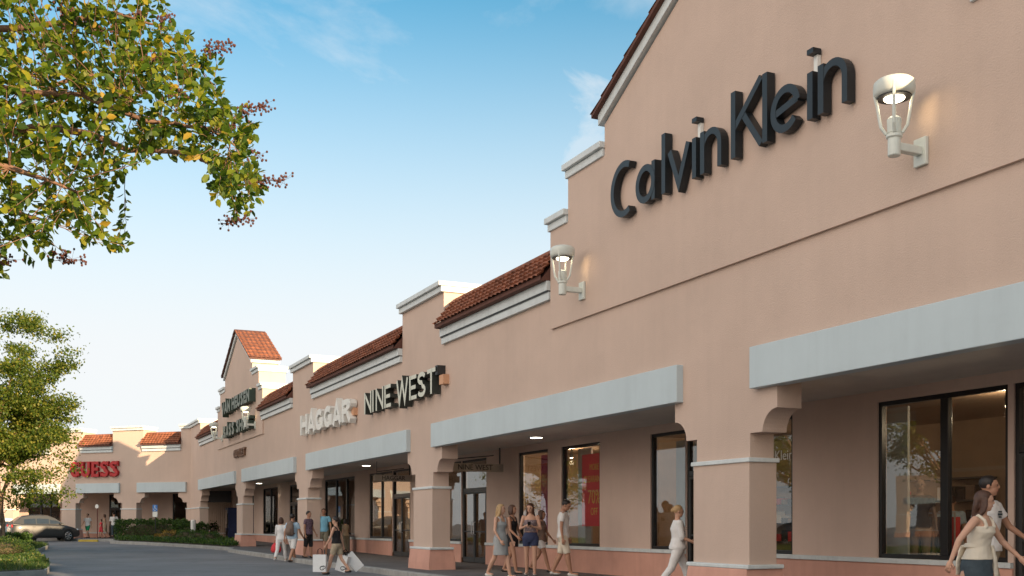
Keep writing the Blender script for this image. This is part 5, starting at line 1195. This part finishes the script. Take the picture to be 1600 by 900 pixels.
# ------------------------------------------------------------------ cars
def car(mtx, label, paint, prof='hatch'):
    """length along x (front +x), 4.45 m"""
    r = empty('parked_car', mtx, label, 'car'); L = 2.22; W = .875
    st = [(-L, .42, .70, .62), (-L + .06, .30, .90, .74), (-L + .22, .24, .98, .83), (-1.5, .20, 1.00, .865), (-.6, .19, .985, .875), (.5, .19, .955, .875), (1.15, .19, .93, .87), (1.6, .20, .82, .85), (1.95, .22, .72, .80), (L - .05, .27, .62, .68), (L, .36, .54, .55)]
    b = MB(); vs = []; fs = []
    for x, z0, z1, w_ in st:
        h = z1 - z0
        half = [(w_ * .80, z0), (w_ * .95, z0 + .06), (w_, z0 + h * .35), (w_ * 1.0, z0 + h * .62), (w_ * .965, z1 - .06), (w_ * .90, z1), (w_ * .45, z1 + .025)]
        ring = [(x, -a, z) for a, z in half] + [(x, a, z) for a, z in half[::-1]]; vs += ring
    k = 14
    for i in range(len(st) - 1):
        for j in range(k): fs.append((i * k + j, (i + 1) * k + j, (i + 1) * k + (j + 1) % k, i * k + (j + 1) % k))
    fs.append(tuple(range(k))); fs.append(tuple(range((len(st) - 1) * k, len(st) * k))[::-1]); b.add(vs, fs)
    body = b.build('body', M[paint], r, smooth=True); sb = body.modifiers.new('s', 'SUBSURF'); sb.levels = 1; sb.render_levels = 2
    # cabin: roof line from windscreen foot to tail
    rl = [(1.18, .94), (.55, 1.31), (.15, 1.45), (-.40, 1.50), (-1.0, 1.48), (-1.55, 1.38), (-2.10, 1.04)] if prof == 'hatch' else [(1.15, .94), (.62, 1.30), (.25, 1.45), (-.6, 1.50), (-1.4, 1.48), (-1.85, 1.40), (-2.15, .98)]
    c = MB(); vs = []; fs = []
    for x, z in rl:
        f = max(0, (z - .95) / .53); wt = .80 - .20 * f
        vs += [(x, -.82, .93), (x, -(.82 - .03 * f), .97), (x, -wt - .01, z - .05 * f), (x, -wt * .86, z), (x, wt * .86, z), (x, wt + .01, z - .05 * f), (x, .82 - .03 * f, .97), (x, .82, .93)]
    for i in range(len(rl) - 1):
        for j in range(7): fs.append((i * 8 + j, i * 8 + j + 1, (i + 1) * 8 + j + 1, (i + 1) * 8 + j))
    fs.append(tuple(range(8))); fs.append(tuple(range((len(rl) - 1) * 8, len(rl) * 8))[::-1]); c.add(vs, fs).build('roof', M[paint], r, smooth=False)
    def zr(x):
        for (a, za), (b_, zb) in zip(rl, rl[1:]):
            if b_ <= x <= a: return za + (zb - za) * (x - a) / (b_ - a)
        return 1
    def side(x, t, sg, e=.006):      # point on the cabin side at height share t
        f = max(0, (zr(x) - .95) / .53); wt = .80 - .20 * f; y0, z0, y1, z1 = .82 - .03 * f, .985, wt + .01, zr(x) - .05 * f - .03
        return (x, sg * (y0 + (y1 - y0) * t + e), z0 + (max(z1, z0) - z0) * t)
    for sg in (-1, 1):
        for xa, xb in (((.98, .22), (.16, -.62), (-.68, -1.42)) if prof == 'hatch' else ((.98, .30), (.22, -.65), (-.72, -1.75))):
            n_ = 5; v = []
            for q in range(n_ + 1): x = xa + (xb - xa) * q / n_; v += [side(x, 0, sg), side(x, 1, sg)]
            f_ = [(2 * q, 2 * q + 2, 2 * q + 3, 2 * q + 1) if sg < 0 else (2 * q, 2 * q + 1, 2 * q + 3, 2 * q + 2) for q in range(n_)]
            MB().add(v, f_).build('side_window', M['car_glass'], r)
        m_ = MB().ell((.86, sg * .93, 1.0), (.07, .09, .06), 10).build('wing_mirror', M[paint], r, smooth=True)
        for hx in (.02, -.80): MB().box((hx - .1, sg * .868, .80), (hx + .08, sg * .892, .83)).build('door_handle', M[paint], r)
        MB().tube([(.92, sg * .878, .93), (.2, sg * .886, .96), (.18, sg * .885, .35), (.9, sg * .88, .30)], .004, n=4).tube([(.18, sg * .885, .95), (-.64, sg * .885, .965), (-.95, sg * .882, .6), (-.66, sg * .885, .32), (.1, sg * .885, .32)], .004, n=4).build('door_seam', M['black'], r)
    def slope(xa, xb, e, wsc=.84):
        v = []
        for x in (xa, xb):
            f = max(0, (zr(x) - .95) / .53); wt = (.80 - .20 * f) * wsc; v += [(x, -wt, zr(x) + e), (x, wt, zr(x) + e)]
        return MB().add(v, [(0, 1, 3, 2)])
    s1 = slope(1.12, .12, .008); s1.build('windscreen', M['car_glass'], r)
    (slope(-1.05, -1.92, .010) if prof == 'hatch' else slope(-1.87, -2.12, .010)).build('rear_window', M['car_glass'], r)
    for x, sg in ((1.37, -1), (1.37, 1), (-1.33, -1), (-1.33, 1)):
        rot = Matrix.Rotation(R(90), 3, 'X')
        t = MB().lathe([(.20, -.10), (.30, -.10), (.325, -.06), (.325, .06), (.30, .10), (.20, .10)], (x, sg * .80, .325), 28, 0, rot); t.build('tyre', M['tyre'], wl := empty_child('wheel', r))
        q = MB().lathe([(.0, -.06), (.21, -.06), (.215, .085), (.20, .10), (.19, .05), (.07, .045), (.05, .09), (0, .09)] if sg < 0 else [(0, -.09), (.05, -.09), (.07, -.045), (.19, -.05), (.20, -.10), (.215, -.085), (.21, .06), (0, .06)], (x, sg * .81, .325), 24, 0, rot)
        for a in range(7):
            an = a * 2 * PI / 7; q.box((x - .02, 0, 0), (x - .02, 0, 0)) if False else q.tube([(x + .05 * math.cos(an), sg * .892, .325 + .05 * math.sin(an)), (x + .2 * math.cos(an), sg * .902, .325 + .2 * math.sin(an))], .022, .018, 5)
        q.build('rim', M['rim'], wl, smooth=False)
        MB().lathe([(.36, -.02), (.375, .0), (.36, .02), (.30, .02), (.30, -.02)], (x, sg * .868, .335), 30, 0, rot).build('wheel_arch', M['black'], r)
    for sg in (-1, 1):
        MB().ell((-2.15, sg * .66, .86), (.06, .13, .10), 12).build('tail_light', M['tail'], r, smooth=True)
        MB().ell((2.02, sg * .60, .66), (.14, .14, .055), 12).build('headlight', M['head'], r, smooth=True)
    MB().box((-2.245, -.25, .70), (-2.215, .25, .83)).build('number_plate', M['plate'], r)
    MB().box((-2.26, -.72, .36), (-2.16, .72, .50)).build('bumper', M[paint], r, bevel=.03)
    return r
def empty_child(name, parent):
    o = bpy.data.objects.new(name, None); C.objects.link(o); o.parent = parent; return o
cg = Matrix.Translation((-29.35, 68.2, gz(68))) @ Matrix.Rotation(R(36), 4, 'Z') @ Matrix.Diagonal((.92, .97, 1.12, 1))
car(cg, 'dark grey hatchback parked side on in front of the wing, sun on its rear corner', 'car_grey')
car(Matrix.Translation((-32.6, 70.0, gz(70))) @ Matrix.Rotation(R(36), 4, 'Z'), 'white estate car tucked behind the grey hatchback at the left edge', 'car_white', 'estate')

for k, (x, y, a, lb) in enumerate(((-24, 20, -60, 'grey hatchback parked beside the camera, seen only mirrored in shop glass'), (-27.5, 22.5, -60, 'second grey hatchback in the mirrored parking row, further from the arcade'), (-30, 36, -70, 'grey hatchback parked alone deep in the lot, seen mirrored in glass'))):
    if k == 0: c0 = car(Matrix.Translation((x, y, 0)) @ Matrix.Rotation(R(a), 4, 'Z'), lb, 'car_grey')
    else: c_ = copy_tree(c0); c_.matrix_world = Matrix.Translation((x, y, 0)) @ Matrix.Rotation(R(a), 4, 'Z'); c_['label'] = lb
#ENDPEOPLE#

# ------------------------------------------------------------------ sky, sun, camera
w = bpy.data.worlds.new('World'); sc.world = w; w.use_nodes = True; nt = w.node_tree
SUN_EL, SUN_PHI = 11.5, 39.5
bg = nt.nodes['Background']; sky = nd(nt, 'ShaderNodeTexSky', sky_type='NISHITA', sun_disc=False)
sky.sun_elevation = R(SUN_EL); sky.sun_rotation = R(180 - SUN_PHI); sky.air_density = 1.0; sky.dust_density = .6; sky.ozone_density = 2.0; sky.altitude = 0
tc = nd(nt, 'ShaderNodeTexCoord'); mp = nd(nt, 'ShaderNodeMapping'); mp.inputs['Scale'].default_value = (1.2, 1.2, 3.2); mp.inputs['Rotation'].default_value = (R(12), R(-24), 0); mp.inputs['Location'].default_value = (1.3, .4, .2)
n1 = nd(nt, 'ShaderNodeTexNoise', Scale=2.2, Detail=9.0, Roughness=.58, Distortion=.5)
nt.links.new(tc.outputs['Generated'], mp.inputs['Vector']); nt.links.new(mp.outputs['Vector'], n1.inputs['Vector'])
mr = nd(nt, 'ShaderNodeMapRange', interpolation_type='SMOOTHSTEP'); mr.inputs['From Min'].default_value = .46; mr.inputs['From Max'].default_value = .80; mr.inputs['To Max'].default_value = .62
nt.links.new(n1.outputs['Fac'], mr.inputs['Value'])
# thin bright haze veil of cloud gathering towards the horizon
sx = nd(nt, 'ShaderNodeSeparateXYZ'); nt.links.new(tc.outputs['Generated'], sx.inputs[0])
m2 = nd(nt, 'ShaderNodeMapRange', interpolation_type='SMOOTHSTEP'); m2.inputs['From Min'].default_value = .13; m2.inputs['From Max'].default_value = .50; m2.inputs['To Min'].default_value = .97; m2.inputs['To Max'].default_value = 0
nt.links.new(sx.outputs['Z'], m2.inputs['Value'])
mxm = nd(nt, 'ShaderNodeMath', operation='MAXIMUM'); nt.links.new(mr.outputs['Result'], mxm.inputs[0]); nt.links.new(m2.outputs['Result'], mxm.inputs[1])
# one soft cumulus wisp low over the roofs in front of the camera
dw = nd(nt, 'ShaderNodeVectorMath', operation='DISTANCE'); mw = nd(nt, 'ShaderNodeVectorMath', operation='MULTIPLY'); mw.inputs[1].default_value = (1.9, 1, .9)
cw = Vector((.070, 1.0, .345)).normalized(); dw.inputs[1].default_value = (cw.x * 1.9, cw.y, cw.z * .9); nt.links.new(tc.outputs['Generated'], mw.inputs[0]); nt.links.new(mw.outputs[0], dw.inputs[0])
nw = nd(nt, 'ShaderNodeTexNoise', Scale=14.0, Detail=9.0, Roughness=.62, Distortion=.6); nt.links.new(tc.outputs['Generated'], nw.inputs['Vector'])
aw = nd(nt, 'ShaderNodeMath', operation='MULTIPLY_ADD'); aw.inputs[1].default_value = -.22; nt.links.new(nw.outputs['Fac'], aw.inputs[0]); nt.links.new(dw.outputs['Value'], aw.inputs[2])
rw = nd(nt, 'ShaderNodeMapRange', interpolation_type='SMOOTHSTEP'); rw.inputs['From Min'].default_value = -.005; rw.inputs['From Max'].default_value = -.10; rw.inputs['To Min'].default_value = 0; rw.inputs['To Max'].default_value = .62
nt.links.new(aw.outputs[0], rw.inputs['Value'])
mx2 = nd(nt, 'ShaderNodeMath', operation='MAXIMUM'); nt.links.new(mxm.outputs[0], mx2.inputs[0]); nt.links.new(rw.outputs['Result'], mx2.inputs[1]); mxm = mx2
mix = nd(nt, 'ShaderNodeMix', data_type='RGBA'); CLOUD = (3.4, 3.42, 3.46, 1)
tint = nd(nt, 'ShaderNodeVectorMath', operation='MULTIPLY'); tint.inputs[1].default_value = (.28, .80, .82); nt.links.new(sky.outputs[0], tint.inputs[0])
nt.links.new(mxm.outputs[0], mix.inputs[0]); nt.links.new(tint.outputs[0], mix.inputs[6]); mix.inputs[7].default_value = CLOUD
# warm glow added to the unseen sky behind the camera to light the façade
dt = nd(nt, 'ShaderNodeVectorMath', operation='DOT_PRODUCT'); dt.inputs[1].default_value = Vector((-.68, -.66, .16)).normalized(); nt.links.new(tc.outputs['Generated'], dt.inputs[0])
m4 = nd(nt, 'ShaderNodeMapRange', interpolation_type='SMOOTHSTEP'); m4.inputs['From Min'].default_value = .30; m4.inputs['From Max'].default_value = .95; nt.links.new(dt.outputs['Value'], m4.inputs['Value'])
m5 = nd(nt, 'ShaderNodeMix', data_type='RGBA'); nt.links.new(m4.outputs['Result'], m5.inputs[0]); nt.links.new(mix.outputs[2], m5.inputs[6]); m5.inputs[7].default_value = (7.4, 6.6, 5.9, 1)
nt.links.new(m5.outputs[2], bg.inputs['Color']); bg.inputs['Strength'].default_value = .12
sd = bpy.data.lights.new('sun', 'SUN'); sd.energy = 5.0; sd.angle = R(.5); sd.color = (1, .74, .46)
so = bpy.data.objects.new('sun', sd); C.objects.link(so)
sv = Vector((math.sin(R(SUN_PHI)) * math.cos(R(SUN_EL)), -math.cos(R(SUN_PHI)) * math.cos(R(SUN_EL)), math.sin(R(SUN_EL))))
so.rotation_euler = (-sv).to_track_quat('-Z', 'Y').to_euler(); so.location = (20, -20, 30)
cd = bpy.data.cameras.new('camera'); co = bpy.data.objects.new('camera', cd); C.objects.link(co)
co.location = (0, 0, 1.35); co.rotation_euler = (R(90), 0, 0); cd.sensor_width = 36; cd.lens = 1700 / 1600 * 36; cd.shift_y = (819 - 450) / 1600; cd.clip_end = 3000; cd.clip_start = .05
sc.camera = co
sc.view_settings.view_transform = 'Standard'; sc.view_settings.look = 'None'; sc.view_settings.gamma = 1; sc.view_settings.exposure = 1.2
sc.cycles.max_bounces = 8; sc.cycles.transparent_max_bounces = 12
bpy.context.view_layer.update()
